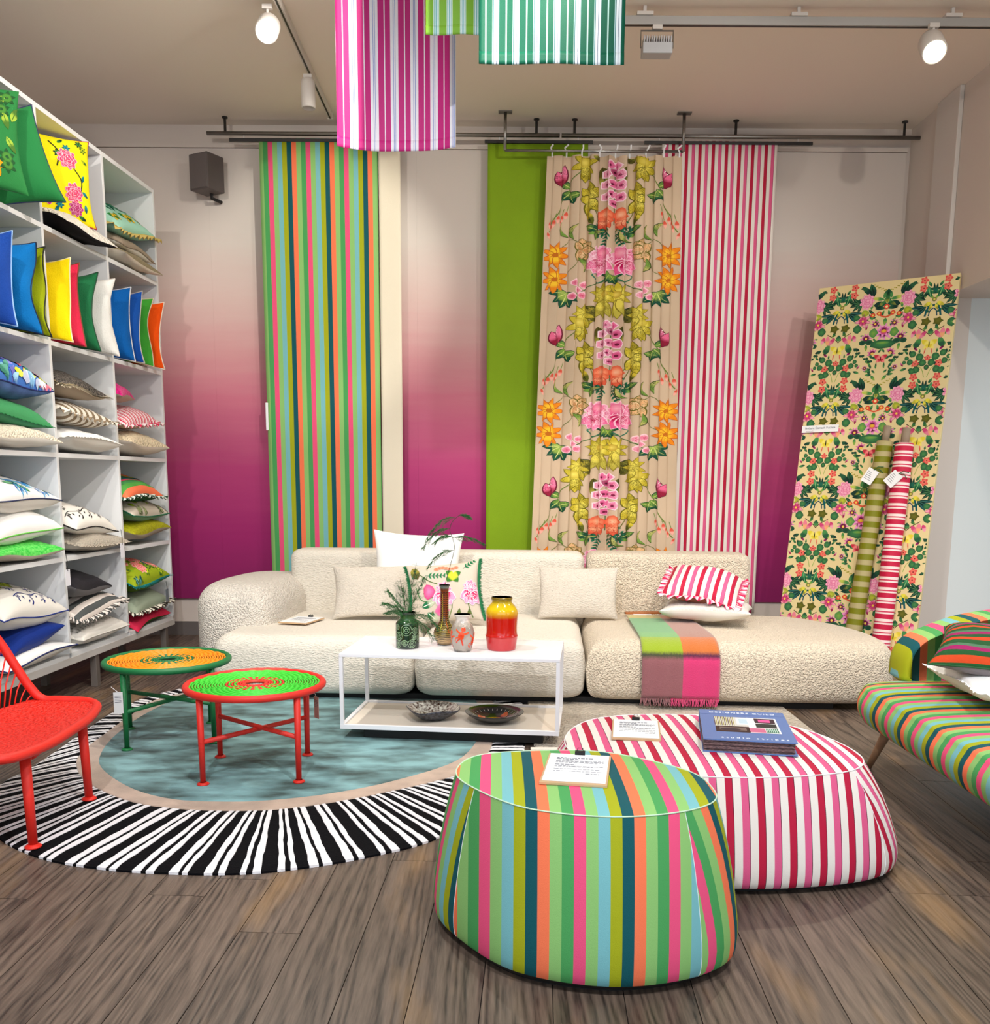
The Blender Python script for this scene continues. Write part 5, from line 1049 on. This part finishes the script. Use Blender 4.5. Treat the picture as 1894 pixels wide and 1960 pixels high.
b = MB(); b.tube([(.03-.19*(1-(v/.45)**2), v, .412-.03*(1-(v/.45)**2)) for v in np.linspace(-.445, .445, 30)], .009, 8); b.obj('crease_bar', RED, t, True)
b = MB().tube([(.33, -.27, .372), (.30, 0, .368), (.33, .27, .372)], .014, 8).tube([(.33, -.27, .372), (-.22, -.27, .36)], .012, 8).tube([(.33, .27, .372), (-.22, .27, .36)], .012, 8).tube([(-.22, -.27, .36), (-.22, .27, .36)], .012, 8); b.obj('under_frame', RED, t, True)
for x, y in ((.31, -.27), (.31, .27), (-.24, -.27), (-.24, .27)):
    z0 = .0142 if not (x > 0 and y < 0) else .0
    z0 = .0145
    if x < 0: z0 = .0005
    leg = MB().tube([(x, y, z0+.006), (x*.97, y*.98, .37)], [.017, .0205], 14).obj('leg', RED, t, True)
    MB().lathe([(.001, 0), (.030, 0), (.031, .005), (.026, .009), (.017, .014)], 20, (x, y, z0)).obj('foot', RED, leg, True)

# ------------------------------------------------------------------ ottomans
def ottoman(label, top, zt, m, kx, ky, plinth, rz0=0, seam=(-.85, .66), thr=None):
    L = resample(catmull(top, 10), 160); c = (L.min(0)+L.max(0))/2; L = L-c
    t = thing('ottoman', label, 'ottoman', (c[0], c[1], 0)); nrm = lambda k: L*np.array([1+(kx-1)*k, 1+(ky-1)*k])
    hw = L[:, 0].max(); V = []; F = []; uv = []; n = 160
    # top panel
    rings = [0, .3, .6, .85, .95, 1.0]
    for i, s in enumerate(rings):
        for p in L*s: V.append((p[0], p[1], zt+.004-.012*s**6+.010*(1-s*s))); uv.append((p[0], p[1]))
    for i in range(len(rings)-1):
        for j in range(n): F.append((i*n+j, i*n+(j+1) % n, (i+1)*n+(j+1) % n, (i+1)*n+j))
    F = [f for f in F]; mesh('top_panel', V, F, m, t, True, uv)
    # side panels with piecewise stripe layout (straight front/back panels, fanned end panels)
    ks = [0, .03, .12, .30, .52, .72, .88, .97, 1.0, .985, .94, .86]; zs = np.array([1, .985, .94, .84, .70, .54, .38, .27, .19, .125, .08, .06])*(zt-.008)
    faces = {'front': [], 'end': []}; Vs = [nrm(k) for k in ks]
    fl = {}
    for j in range(n):
        fl[j] = seam[0]*hw < L[j][0] < seam[1]*hw
    loc = Vs[6]; d = np.r_[0, np.cumsum(np.linalg.norm(np.diff(np.vstack([loc, loc[:1]]), axis=0), axis=1))]
    segs = []; j = 0
    start = next(i for i in range(n) if fl[i] != fl[(i-1) % n]); cur = []; 
    for q in range(n+1):
        i = (start+q) % n
        if cur and (fl[i] != fl[cur[-1]] or q == n): segs.append(cur+[i]); cur = []
        cur.append(i)
    for sg in segs:
        front = fl[sg[0]]; V = []; uv = []; k = len(sg)
        for a, z in enumerate(zs):
            P_ = Vs[a][sg]; dist = np.r_[0, np.cumsum(np.linalg.norm(np.diff(P_, axis=0), axis=1))]; mid = dist[k//2]
            for b_, p in enumerate(P_):
                V.append((p[0], p[1], z)); uv.append((p[0] if front else (dist[b_]-mid)*(1 if p[0] > 0 else -1)*(-1 if p[1] < 0 else -1)+hw*1.13, z))
        F = [(a*k+b_, (a+1)*k+b_, (a+1)*k+b_+1, a*k+b_+1) for a in range(len(zs)-1) for b_ in range(k-1)]
        mesh('side_panel', V, F, m, t, True, uv)
        MB().tube([(V[a*k][0]*1.001, V[a*k][1]*1.001, V[a*k][2]) for a in range(len(zs))], .0009, 5).obj('seam', PAPER, t)
    b = MB().tube([(p[0]*1.001, p[1]*1.001, zt-.0075) for p in L], .0022, 6, closed=True); b.obj('top_seam', m if False else mat('seam_thread%d' % thr[0], thr, .7), t)
    Q = nrm(.86); bb = nrm(.80)
    V = [(p[0], p[1], zs[-1]) for p in Q]+[(p[0]*.97, p[1]*.97, .012) for p in bb]; F = [(i, n+i, n+(i+1) % n, (i+1) % n) for i in range(n)]+[tuple(n+i for i in range(n-1, -1, -1))]; mesh('underside', V, F, BLACK, t)
    V, F = loft(nrm(.70), [(.02, 0), (.02, .012)]); mesh('plinth', V, F, BLACK, t); return t
gt = [(-.127, 3.03), (-.075, 2.887), (.086, 2.695), (.312, 2.619), (.517, 2.648), (.66, 2.74), (.697, 2.87), (.655, 3.06), (.459, 3.242), (.274, 3.297), (.018, 3.262), (-.09, 3.185)]
gt = [(x*.9375, y*.9375) for x, y in gt]
ottoman('rounded ottoman in green, pink, aqua and orange stripes, nearest the camera', gt, .50, MULTO, 1.19, 1.24, None, thr=(196, 226, 196))
pt = [(.275, 3.50), (.31, 3.72), (.42, 3.90), (.60, 3.98), (.85, 3.99), (1.10, 3.93), (1.27, 3.76), (1.355, 3.52), (1.35, 3.32), (1.24, 3.19), (1.0, 3.125), (.75, 3.12), (.5, 3.16), (.34, 3.28)]
ottoman('low wide ottoman in red, pink and white stripes', pt, .40, REDS, 1.24, 1.22, None, .0, (-.8, .84), (250, 246, 246))

# clip boards with printed info sheets
def clipboard(label, x, y, z, rz, w=.205, h=.30, tilt=0):
    T = thing('clipboard', label, 'clipboard', (x, y, z), math.radians(rz)); T.rotation_euler.x = tilt
    box('board', WOODB, -w/2, w/2, -h/2, h/2, 0, .008, T, .001); box('paper', PAPER, -w/2+.006, w/2-.006, -h/2+.014, h/2-.004, .0083, .0093, T)
    MB().box(-.016, .016, h/2-.012, h/2+.006, .0095, .020).tube([(-.01, h/2-.006, .02), (-.008, h/2+.012, .026), (.008, h/2+.012, .026), (.01, h/2-.006, .02)], .0012, 5).obj('binder_clip', BLACK, T)
    rn = random.Random(label)
    b = MB(); y0 = h/2-.045
    for k, (dy, ln, th) in enumerate(((0, .115, .007), (.013, .07, .007), (.030, .15, .003), (.037, .155, .003), (.044, .15, .003), (.051, .13, .003), (.072, .065, .006), (.088, .155, .003), (.095, .12, .003), (.118, .14, .003), (.14, .15, .003), (.16, .04, .005))):
        xx = -w/2+.03+(.10 if k == 11 else 0); e = xx+min(ln, w-.05-(.10 if k == 11 else 0))
        while xx < e: l = rn.uniform(.006, .016); b.box(xx, min(e, xx+l), y0-dy-th, y0-dy, .0094, .0097); xx += l+.003
    b.obj('printed_text', INK, T); return T
clipboard('clipboard with info sheet on the multicolour striped ottoman', .255, 2.80, .5125, -9, .20, .30)
clipboard('clipboard with info sheet on the pink striped ottoman, left side', .565, 3.645, .4115, -8, .19, .29)
clipboard('clipboard with info sheet on the left sofa seat', -1.325, 6.37, .4335, -16, .21, .28)
# pattern book
def text(body, size, m, parent, loc, rz=0, sp=1, align='CENTER', ext=.0004, rot=None):
    cu = bpy.data.curves.new('lettering', 'FONT'); cu.body = body; cu.size = size; cu.align_x = align; cu.extrude = ext; cu.space_character = sp
    o = bpy.data.objects.new('lettering', cu); COL.objects.link(o); dg = bpy.context.evaluated_depsgraph_get(); me = bpy.data.meshes.new_from_object(o.evaluated_get(dg)); bpy.data.objects.remove(o)
    me.materials.clear(); me.materials.append(m); o = bpy.data.objects.new('lettering', me); COL.objects.link(o); o.parent = parent; o.location = loc; o.rotation_euler = rot or (0, 0, rz); return o
T = thing('pattern_book', 'thick blue fabric sample book with photo cover on the pink striped ottoman', 'book', (.975, 3.555, .4125), math.radians(-10))
BB = mat('book_blue', (92, 124, 180), .4); bw_, bh = .335, .455
box('back_cover', BB, -bw_/2, bw_/2+.004, -bh/2, bh/2, 0, .004, T); box('front_cover', BB, -bw_/2, bw_/2, -bh/2, bh/2-.004, .046, .0505, T); box('spine', BB, -bw_/2, bw_/2, bh/2-.006, bh/2, .004, .050, T)
b = MB(); rn = random.Random(1)
for k in range(14): z = .0045+k*.0029; j = rn.uniform(-.004, .004); b.box(-bw_/2+.006+j, bw_/2-.008+j, -bh/2+.006+j, bh/2-.008, z, z+.0024)
o = b.obj('fabric_pages', mat('pages', (150, 120, 118), .9, bump=.5, bscale=300, col2=(70, 62, 70), vscale=90, stretch=(1, 1, 6)), T); o['kind'] = 'stuff'
text('DESIGNERS GUILD', .026, PAPER, T, (0, bh/2-.05, .0508), sp=1.25); text('studio stripes', .028, PAPER, T, (.02, -bh/2+.022, .0508), sp=1.5)
box('cover_crease', mat('crease', (70, 98, 150), .5), -bw_/2, bw_/2, bh/2-.072, bh/2-.070, .0504, .0509, T)
A = Art()
def rect(A, x0, x1, y0, y1, c): A.poly([(x0, y0), (x1, y0), (x1, y1), (x0, y1)], [c]*4, [(0, 1, 2), (0, 2, 3)])
rect(A, -.115, .035, -.115, .115, (210, 206, 196))
for i in range(12): rect(A, -.115+i*.0065, -.115+i*.0065+.0032, -.02, .115, ((96, 70, 50), (160, 150, 60))[i % 2])
rect(A, -.03, .03, -.0, .10, (226, 236, 240)); rect(A, -.02, .02, .02, .09, (190, 210, 220)); rect(A, -.115, .035, -.115, -.03, (70, 48, 44)); rect(A, -.10, .0, -.09, -.045, (120, 104, 96)); A.disc(-.06, -.075, .04, .02, (70, 56, 60))
rect(A, .012, .125, -.115, .115, (240, 240, 240)); rect(A, .040, .118, .035, .108, (70, 50, 56)); rect(A, .055, .10, .05, .09, (230, 90, 150)); rect(A, .040, .118, -.035, .028, (60, 60, 56)); rect(A, .012, .07, -.108, -.042, (200, 110, 140)); rect(A, .072, .118, -.108, -.042, (70, 110, 90))
for i in range(6): rect(A, .075+i*.007, .078+i*.007, -.106, -.045, (190, 214, 200))
A.put('cover_photographs', T, lambda u, v, o: (u, v+.0, .0507+o), None, mx=1, off=0, step=2e-5)

# ------------------------------------------------------------------ striped chaise at the right
t = thing('striped_daybed', 'daybed upholstered in the multicolour stripe at the right edge, on splayed wooden legs', 'daybed', (2.2, 3.6, 0))
MULTY = stripes('multi_stripe_y', MSEQ, .27, off=.026)
def off_(V): return [(x-2.2, y-3.6, z) for x, y, z in V]
prof = [(1.98, .225), (1.86, .232), (1.77, .26), (1.735, .31), (1.73, .36), (1.75, .405), (1.78, .434), (1.9, .448), (2.2, .455), (2.7, .45), (2.86, .42), (2.88, .34), (2.84, .25), (2.6, .225)]
pc = catmull(prof, 5); n = len(pc); c0_ = pc.mean(0); ys = [2.30, 2.32, 2.36, 2.42]+list(np.linspace(2.5, 4.34, 40))+[4.42, 4.50, 4.55, 4.58, 4.60]
V = []; uv = []
for y in ys:
    e = min(y-2.30, 4.60-y); k = 1-.24*max(0, 1-e/.30)**2
    for p in pc: q = c0_+(p-c0_)*np.array([k, 1-(1-k)*1.2]); V.append((q[0], y, q[1])); uv.append((-y, 0))
F = [(j*n+i, j*n+(i+1) % n, (j+1)*n+(i+1) % n, (j+1)*n+i) for j in range(len(ys)-1) for i in range(n)]+[tuple(range(n-1, -1, -1)), tuple((len(ys)-1)*n+i for i in range(n))]
mesh('seat', off_(V), F, MULTY, t, True, uv)
crest = [(2.0, .44), (2.01, .54), (2.05, .61), (2.13, .66), (2.35, .74), (2.65, .78), (2.86, .76), (2.95, .68), (2.96, .44)]
cc = catopen(crest, 7); base = [(cc[-1][0]+(cc[0][0]-cc[-1][0])*i/12, .38) for i in range(1, 12)]; lp = np.array(list(cc)+base); n = len(lp); V = []; uv = []; cb = lp.mean(0)
for y, k in ((4.50, .93), (4.505, .965), (4.53, .99), (4.58, 1), (4.66, 1), (4.70, .985), (4.715, .95)):
    for p in lp: q = cb+(p-cb)*k; V.append((q[0], y+.03*(q[1]-.4)*3, q[1])); uv.append((q[0], q[1]))
F = [(j*n+i, j*n+(i+1) % n, (j+1)*n+(i+1) % n, (j+1)*n+i) for j in range(6) for i in range(n)]+[tuple(range(n)), tuple(6*n+i for i in range(n-1, -1, -1))]
mesh('backrest', off_(V), F, MULTB, t, True, uv)
LEGM = mat('oak_leg', (168, 132, 100), .5, bump=.2, bscale=60, stretch=(1, 1, .1), var=.15, vscale=20)
for (x, y), (fx, fy) in (((1.90, 4.38), (1.855, 4.50)), ((2.72, 4.38), (2.78, 4.50)), ((1.90, 2.52), (1.855, 2.42)), ((2.72, 2.52), (2.78, 2.42))):
    MB().tube([(fx-2.2, fy-3.6, 0), (x-2.2, y-3.6, .25)], [.014, .027], 16).obj('leg', LEGM, t, True)
cushion('cushion', 'white frayed-edge cushion lying on the striped daybed', Matrix.Translation((2.26, 4.06, .530)) @ Matrix.Rotation(math.radians(82), 4, 'Z') @ Matrix.Rotation(math.radians(2), 4, 'X'), .66, .50, .14, PURE, OFFW, trim='frayed', tcol=PURE)
RB = stripes('ribbed', [(1, (24, 84, 40)), (.7, (206, 70, 24)), (.8, (24, 84, 40)), (.8, (160, 20, 96)), (.6, (80, 120, 90))], .17, bump=1, bscale=60)
cushion('cushion', 'cushion with green, orange and magenta ribbed stripes and grey back on the daybed', Matrix.Translation((2.24, 4.12, .660)) @ Matrix.Rotation(math.radians(60), 4, 'Z') @ Matrix.Rotation(math.radians(6), 4, 'X') @ Matrix.Rotation(math.radians(-8), 4, 'Y'), .60, .50, .17, RB, plain('midgrey', (130, 122, 124)), pipe=(24, 84, 40))

# ------------------------------------------------------------------ leaning wallpaper panel
Tp = Vector((3.400, 7.240, 2.920)); TLp = Vector((2.569, 7.842, 2.920)); ux = (Tp-TLp).normalized(); vx = Vector((.11543, .15958, .98042)).normalized(); nx_ = ux.cross(vx).normalized()
if nx_.y > 0: nx_ = -nx_
PL = 2.972; PW = 1.026; O = TLp-vx*PL
PM = Matrix((ux, vx, nx_)).transposed().to_4x4(); PM.translation = O
t = thing('wallpaper_panel', 'tall upholstered board covered in yellow botanical print, leaning in the right corner', 'panel'); t.matrix_world = PM
GRD = mat('print_ground', (226, 206, 150), .7); box('board', GRD, 0, PW, 0, PL, -.045, 0, t, .003)
A = Art(); D1, D2, L1, L2, PKc, PKd, PUR = (24, 60, 50), (40, 92, 62), (74, 140, 76), (130, 170, 70), (240, 160, 180), (206, 70, 120), (110, 24, 70)
def axisA(A, X0, Y0, k):
    for sg in (-1, 1):
        A.mark()
        X = lambda d: X0+sg*d; an = lambda d: d if sg > 0 else PI-d; Y = lambda y: Y0-y
        for i in range(9): A.disc(X(.02+.011*i), Y(.055-.006*i+.008*(i % 2)), .006, .005, (20, 30, 20), (200, 190, 60), 6)
        A.leaf(X(.10), Y(.10), an(1.25), .11, .05, D1, D2, (10, 40, 30)); A.leaf(X(.12), Y(.085), an(.75), .11, .04, D1, D2); A.leaf(X(.03), Y(.12), an(2.0), .08, .035, L1, D2); A.leaf(X(.10), Y(.17), an(PI-.1), .10, .05, D1, D2)
        for d in (.75, .25, -.25, -.75, -1.25): A.leaf(X(.20+.01*d), Y(.145), an(d), .085, .024, D2, D1, (90, 140, 90))
        A.peony(X(.150), Y(.135), .062, (246, 190, 208), (232, 130, 166), (214, 100, 150), k, 1.15)
        A.leaf(X(.02), Y(.13), an(.2), .10, .028, L1, (190, 200, 90)); A.leaf(X(.01), Y(.14), an(-.6), .07, .024, L1, (190, 200, 90)); A.leaf(X(.085), Y(.195), an(PI), .09, .026, D1, D2); A.leaf(X(.13), Y(.20), an(-2.4), .07, .022, D1, D2, (80, 130, 80)); A.leaf(X(.06), Y(.66), an(1.0), .06, .018, D2, L1); A.leaf(X(.03), Y(.665), an(1.6), .05, .014, L1, D2); A.flower(X(.11), Y(.655), .026, 8, .3, PUR, (226, 130, 190), (240, 200, 90)); A.petal(X(.17), Y(.66), an(2.2), .04, .014, (150, 30, 80), (210, 120, 160)); A.leaf(X(.15), Y(.69), an(.3), .05, .02, L1, D2); A.leaf(X(.10), Y(.69), an(2.4), .05, .02, L1, D2)
        for x, y in ((.095, .245), (.05, .235)): A.disc(X(x), Y(y), .019, .018, (226, 90, 60), (214, 70, 50), 10, 0, .08, 6); A.disc(X(x), Y(y), .008, .008, (240, 200, 90))
        A.disc(X(.155), Y(.225), .030, .026, (196, 196, 60), (140, 160, 50), 9, 0, .1, 3)
        A.flower(X(.165), Y(.285), .062, 7, .36, PKd, PKc, (240, 200, 80), -.3, edge=(130, 20, 70), cr=.14)
        A.disc(X(.215), Y(.255), .026, .024, L1, D2, 9, 0, .1, 3); A.disc(X(.20), Y(.345), .032, .034, L1, D2, 9, 0, .08, 5); A.leaf(X(.09), Y(.28), an(1), .05, .03, L1, D2)
        A.flower(X(.07), Y(.315), .04, 8, .26, PUR, (236, 140, 190), (240, 200, 80), k)
        A.disc(X(.075), Y(.385), .032, .036, L2, L1, 9, 0, .1, 4); A.petal(X(.135), Y(.36), an(PI/2+.2), .05, .016, (150, 30, 80), (210, 120, 160))
        A.flower(X(.125), Y(.425), .048, 10, .26, PUR, (226, 130, 190), (240, 200, 90), k*1.3, edge=None); A.disc(X(.10), Y(.455), .03, .02, D1, D2); A.disc(X(.15), Y(.455), .025, .02, D1, D2)
        for i in range(5): A.petal(X(.065), Y(.545), an(-.3+i*.65), .042, .016, PUR, (220, 110, 170))
        A.disc(X(.065), Y(.545), .013, .010, (232, 190, 90))
        A.line([(X(.20), Y(.50)), (X(.15), Y(.56)), (X(.06), Y(.61))], .004, L1)
        for i in range(9): A.disc(X(.07+.016*i), Y(.605-.012*i+.014*(i % 2)), .012, .010, D2, D1, 7)
    A.leaf(X0, Y0-.16, PI/2, .11, .03, L1, D2); A.leaf(X0, Y0-.16, PI/2, .06, .03, (200, 200, 90), L1); A.disc(X0, Y0-.185, .021, .021, (222, 84, 56), (214, 70, 50), 10, 0, .08, 6); A.disc(X0, Y0-.185, .010, .010, (246, 220, 150))
    A.line([(X0-.05, Y0-.245), (X0, Y0-.265), (X0+.05, Y0-.245)], .012, (214, 90, 60)); A.leaf(X0, Y0-.27, -PI/2, .06, .03, L1, L2)
    for ri, (r, kk, off) in enumerate(((.075, 9, 0), (.05, 7, -.01), (.032, 5, -.02))):
        for i in range(kk): A.petal(X0, Y0-.385-off, PI*(.02+.96*i/(kk-1)) if ri == 2 else PI*2*i/kk, r, .022, PUR if ri != 1 else PKd, (236, 150, 205) if ri != 2 else (200, 90, 150))
    A.disc(X0, Y0-.375, .020, .014, (232, 190, 70), (214, 150, 50))
    A.disc(X0, Y0-.475, .092, .036, L1, D2, 14, 0, .06, 7); A.disc(X0, Y0-.465, .05, .012, L2, L1); A.butterfly(X0, Y0-.59, .058, (200, 50, 70), (240, 130, 130), (80, 20, 20))
def axisB(A, X0, Y0, k):
    for sg in (-1, 1):
        A.mark()
        X = lambda d: X0+sg*d; an = lambda d: d if sg > 0 else PI-d; Y = lambda y: Y0-y
        for x, y in ((.083, .045), (.083, .635+.08-.73)): A.flower(X(x), Y(y), .032, 5, .75, (232, 120, 100), (220, 80, 76), (120, 20, 30), k, cr=.16)
        A.leaf(X(.028), Y(.12), an(1.3), .10, .034, (24, 92, 60), (60, 140, 90), (140, 190, 120)); A.leaf(X(.006), Y(.09), an(1.5), .08, .018, (30, 100, 80), D1); A.leaf(X(.07), Y(.14), an(1.15), .07, .018, D1, (40, 110, 90))
        A.petal(X(.02), Y(.155), an(-.5), .06, .03, (226, 214, 70), (190, 180, 60)); A.petal(X(.01), Y(.17), an(-1.1), .05, .02, (226, 214, 70), (150, 150, 50))
        for d, L in ((-.05, .12), (-.45, .11), (-.85, .10)): A.leaf(X(.05), Y(.185), an(d), L, .026, D1, (20, 80, 84), (60, 120, 110))
        A.line([(X(0), Y(.175)), (X(.04), Y(.20)), (X(.055), Y(.26))], .014, (14, 84, 92)); A.line([(X(0), Y(.20)), (X(.022), Y(.22)), (X(.03), Y(.26))], .008, (20, 70, 90))
        for d in (.5, .1, 2.9): A.leaf(X(.10), Y(.105), an(d), .06, .022, D2, D1)
        A.disc(X(.042), Y(.30), .033, .03, (110, 110, 36), (80, 84, 26), 10, 0, .22, 5)
        A.line([(X(0), Y(.41)), (X(.03), Y(.38)), (X(.09), Y(.34))], .005, (60, 20, 30))
        A.petal(X(.03), Y(.37), an(-.9), .075, .032, PKd, (226, 130, 150)); A.petal(X(.085), Y(.35), an(-1.6), .08, .035, (232, 130, 150), (240, 170, 120)); A.petal(X(.11), Y(.36), an(-1.2), .06, .03, PKd, PKc)
        A.leaf(X(.095), Y(.50), an(1.9), .09, .045, D2, L1); A.petal(X(.075), Y(.515), an(.7), .04, .017, (150, 30, 100), (90, 20, 60)); A.petal(X(.02), Y(.495), an(-1.4), .055, .008, (226, 110, 90), (214, 70, 60))
        for x, y, r in ((.055, .565, .028), (.03, .61, .026), (.105, .54, .024), (.07, .66, .026), (.12, .60, .022), (.10, .67, .022), (.145, .57, .016), (.16, .60, .014)): A.disc(X(x), Y(y), r, r*1.05, L1, D2, 9, 0, .06, 3)
        A.flower(X(.083), Y(.615), .030, 5, .75, (232, 120, 100), (220, 80, 76), (120, 20, 30), k, cr=.16); A.line([(X(.01), Y(.72)), (X(.03), Y(.66)), (X(.07), Y(.62))], .004, L2)
    A.disc(X0, Y0-.135, .016, .016, (240, 230, 110), (30, 30, 20), 10); A.leaf(X0, Y0-.40, PI/2, .05, .04, L1, D2); A.butterfly(X0, Y0-.475, .066, (226, 206, 60), (240, 226, 110), (20, 20, 16))
    A.flower(X0, Y0-.575, .026, 5, .75, (232, 120, 100), (220, 80, 76), (120, 20, 30), .3, cr=.16); A.disc(X0, Y0-.645, .018, .020, L1, D1, 9)
def sprinkle(A, X0, Y0, seed):
    rn = random.Random(5)
    for i in range(46):
        x, y, a, l = rn.uniform(.012, .325), rn.uniform(0, .73), rn.uniform(0, 6.28), rn.uniform(.032, .058); c = rn.choice([(D1, D2), (D2, L1), (L1, L2), (D2, L1)])
        if y > .62 and x < .05: continue
        for sg in (-1, 1): A.mark(); A.k = -12; A.petal(X0+sg*x, Y0-y, a if sg > 0 else PI-a, l, l*.42, c[0], c[1])
for r_ in range(5):
    yb = PL-.015-.73*r_+.0
    for X0 in (.533, -.137, 1.203): sprinkle(A, X0, yb, r_)
    for X0 in (.533, -.14, 1.205): axisA(A, X0, yb, r_)
    for X0 in (.198, .868): axisB(A, X0, yb-.03, r_)
A.put('botanical_print', t, lambda u, v, o: (u, v, o), lambda u, v: 0.004 < u < PW-.004 and .15 < v < PL-.003, mx=.5, off=.0006, step=2.5e-5)
T = thing('fabric_caption_card', 'small white caption card fixed to the left edge of the botanical board', 'sign'); T.matrix_world = PM @ Matrix.Translation((.145, PL-1.135, .016)) @ Matrix.Rotation(.02, 4, 'Z')
box('card', PAPER, -.142, .142, -.028, .028, -.002, 0, T); text('Ikebana Damask Fuchsia', .024, INK, T, (0, -.002, .0008), sp=1.0); text('designers guild', .010, mat('pale_ink', (190, 170, 180), .7), T, (-.08, -.020, .0008))
# fabric rolls leaning against the panel
def roll(label, u0, v0, u1, v1, r, m, tubel):
    a = O+ux*u0+vx*v0+nx_*(r+.006); b = O+ux*u1+vx*v1+nx_*(r+.006); ax = (a-b).normalized()
    fl = b-ax*(b.z-r*.25)/ax.z; L = (a-fl).length
    T = thing('fabric_roll', label, 'fabric roll'); q = ax.to_track_quat('Z', 'Y'); T.matrix_world = Matrix.Translation(fl) @ q.to_matrix().to_4x4()
    n = 28; V = []; uv = []; zs = np.linspace(.0, L, 40)
    for z in zs:
        for j in range(n): an = 2*PI*j/n; rr = r*(1+.015*math.sin(z*9+j)); V.append((rr*math.cos(an), rr*math.sin(an), z)); uv.append((z+.006*math.sin(an), 0))
    F = [(i*n+j, i*n+(j+1) % n, (i+1)*n+(j+1) % n, (i+1)*n+j) for i in range(39) for j in range(n)]+[tuple(range(n-1, -1, -1)), tuple(39*n+j for j in range(n))]
    mesh('rolled_fabric', V, F, m, T, True, uv)
    MB().lathe([(r*.45, L+.0005), (r*.45, L+tubel), (r*.40, L+tubel), (r*.40, L+.001)], 24).obj('cardboard_tube', mat('cardboard', (150, 132, 112), .8), T, True)
    return T, L
OG = stripes('olive_roll', [(1, (122, 124, 16)), (.9, (176, 164, 116))], .082, rough=.5); PRo = stripes('pink_roll', [(1, (196, 24, 66)), (.35, (246, 220, 216)), (.25, (206, 50, 86)), (.55, (246, 220, 216))], .078, rough=.5)
T1, L1_ = roll('roll of olive and beige striped fabric leaning on the botanical board', .658, PL-1.262, .600, PL-2.641, .060, OG, .12)
T2, L2_ = roll('roll of red and white striped fabric leaning right of the olive roll', .800, PL-1.283, .805, PL-2.742, .066, PRo, .12)
for T0, L0, dx, lb, rot in ((T1, L1_, -.045, 'white paper tag tied to the olive striped roll', -.5), (T2, L2_, -.03, 'white paper tag tied to the red striped roll', -.75)):
    M0 = T0.matrix_world.copy(); p = M0 @ Vector((0, 0, L0-.27)); p = p+nx_*.078+ux*dx; T = thing('roll_tag', lb, 'tag'); MM = PM.copy(); MM.translation = p; T.matrix_world = MM @ Matrix.Rotation(rot, 4, 'Z')
    box('card', PAPER, -.042, .042, -.062, .05, -.001, .001, T)
    for k in range(5): box('printed_line', INK, -.032, .02-.006*k, -.035+k*.014, -.032+k*.014, .0012, .0016, T)
    MB().tube([(0, .045, .003), (.03, .07, -.005), (.06, .06, -.03)], .003, 5).tube([(0, .045, .003), (.01, .08, .0), (.04, .10, -.02)], .003, 5).obj('green_twine', mat('twine', (30, 90, 50), .7), T)
GRP = {'ottoman': 'striped ottomans', 'woven_side_table': 'woven side tables', 'clipboard': 'clipboards with information sheets', 'hanging_banner': 'striped banners hanging from the ceiling',
       'curtain_rod': 'steel rods along the back wall', 'lighting_track': 'lighting tracks on the ceiling', 'track_spotlight': 'track spotlights', 'swing_tag': 'swing tags on the shelf cushions', 'price_tag': 'tags on the side tables',
       'fabric_roll': 'fabric rolls leaning on the botanical board', 'roll_tag': 'tags tied to the fabric rolls', 'fern_sprig': 'fern sprigs in the vases'}
for o in list(bpy.data.objects):
    if 'category' not in o: continue
    nm = o.name.split('.')[0]
    if nm == 'cushion':
        p = o.matrix_world.translation; lb = o['label']
        o['group'] = ('cushions standing upright like books on the shelves' if any(lb == q[1] for q in ST) else 'cushions stacked on the shelves') if p.x < -2.3 else ('loose cushions on the cream sofa' if p.y > 5.5 else 'cushions on the striped daybed')
    elif nm in GRP: o['group'] = GRP[nm]
    elif o['category'] in ('vase',): o['group'] = 'ceramic vases on the coffee table'
    elif nm in ('ceramic_bowl', 'ceramic_dish'): o['group'] = 'dark ceramic bowls on the lower tier'
bpy.context.view_layer.update()
tris = sum(len(o.data.loop_triangles) if False else sum(len(p.vertices)-2 for p in o.data.polygons) for o in bpy.data.objects if o.type == 'MESH'); print('TRIS', tris, 'OBJ', len(bpy.data.objects))
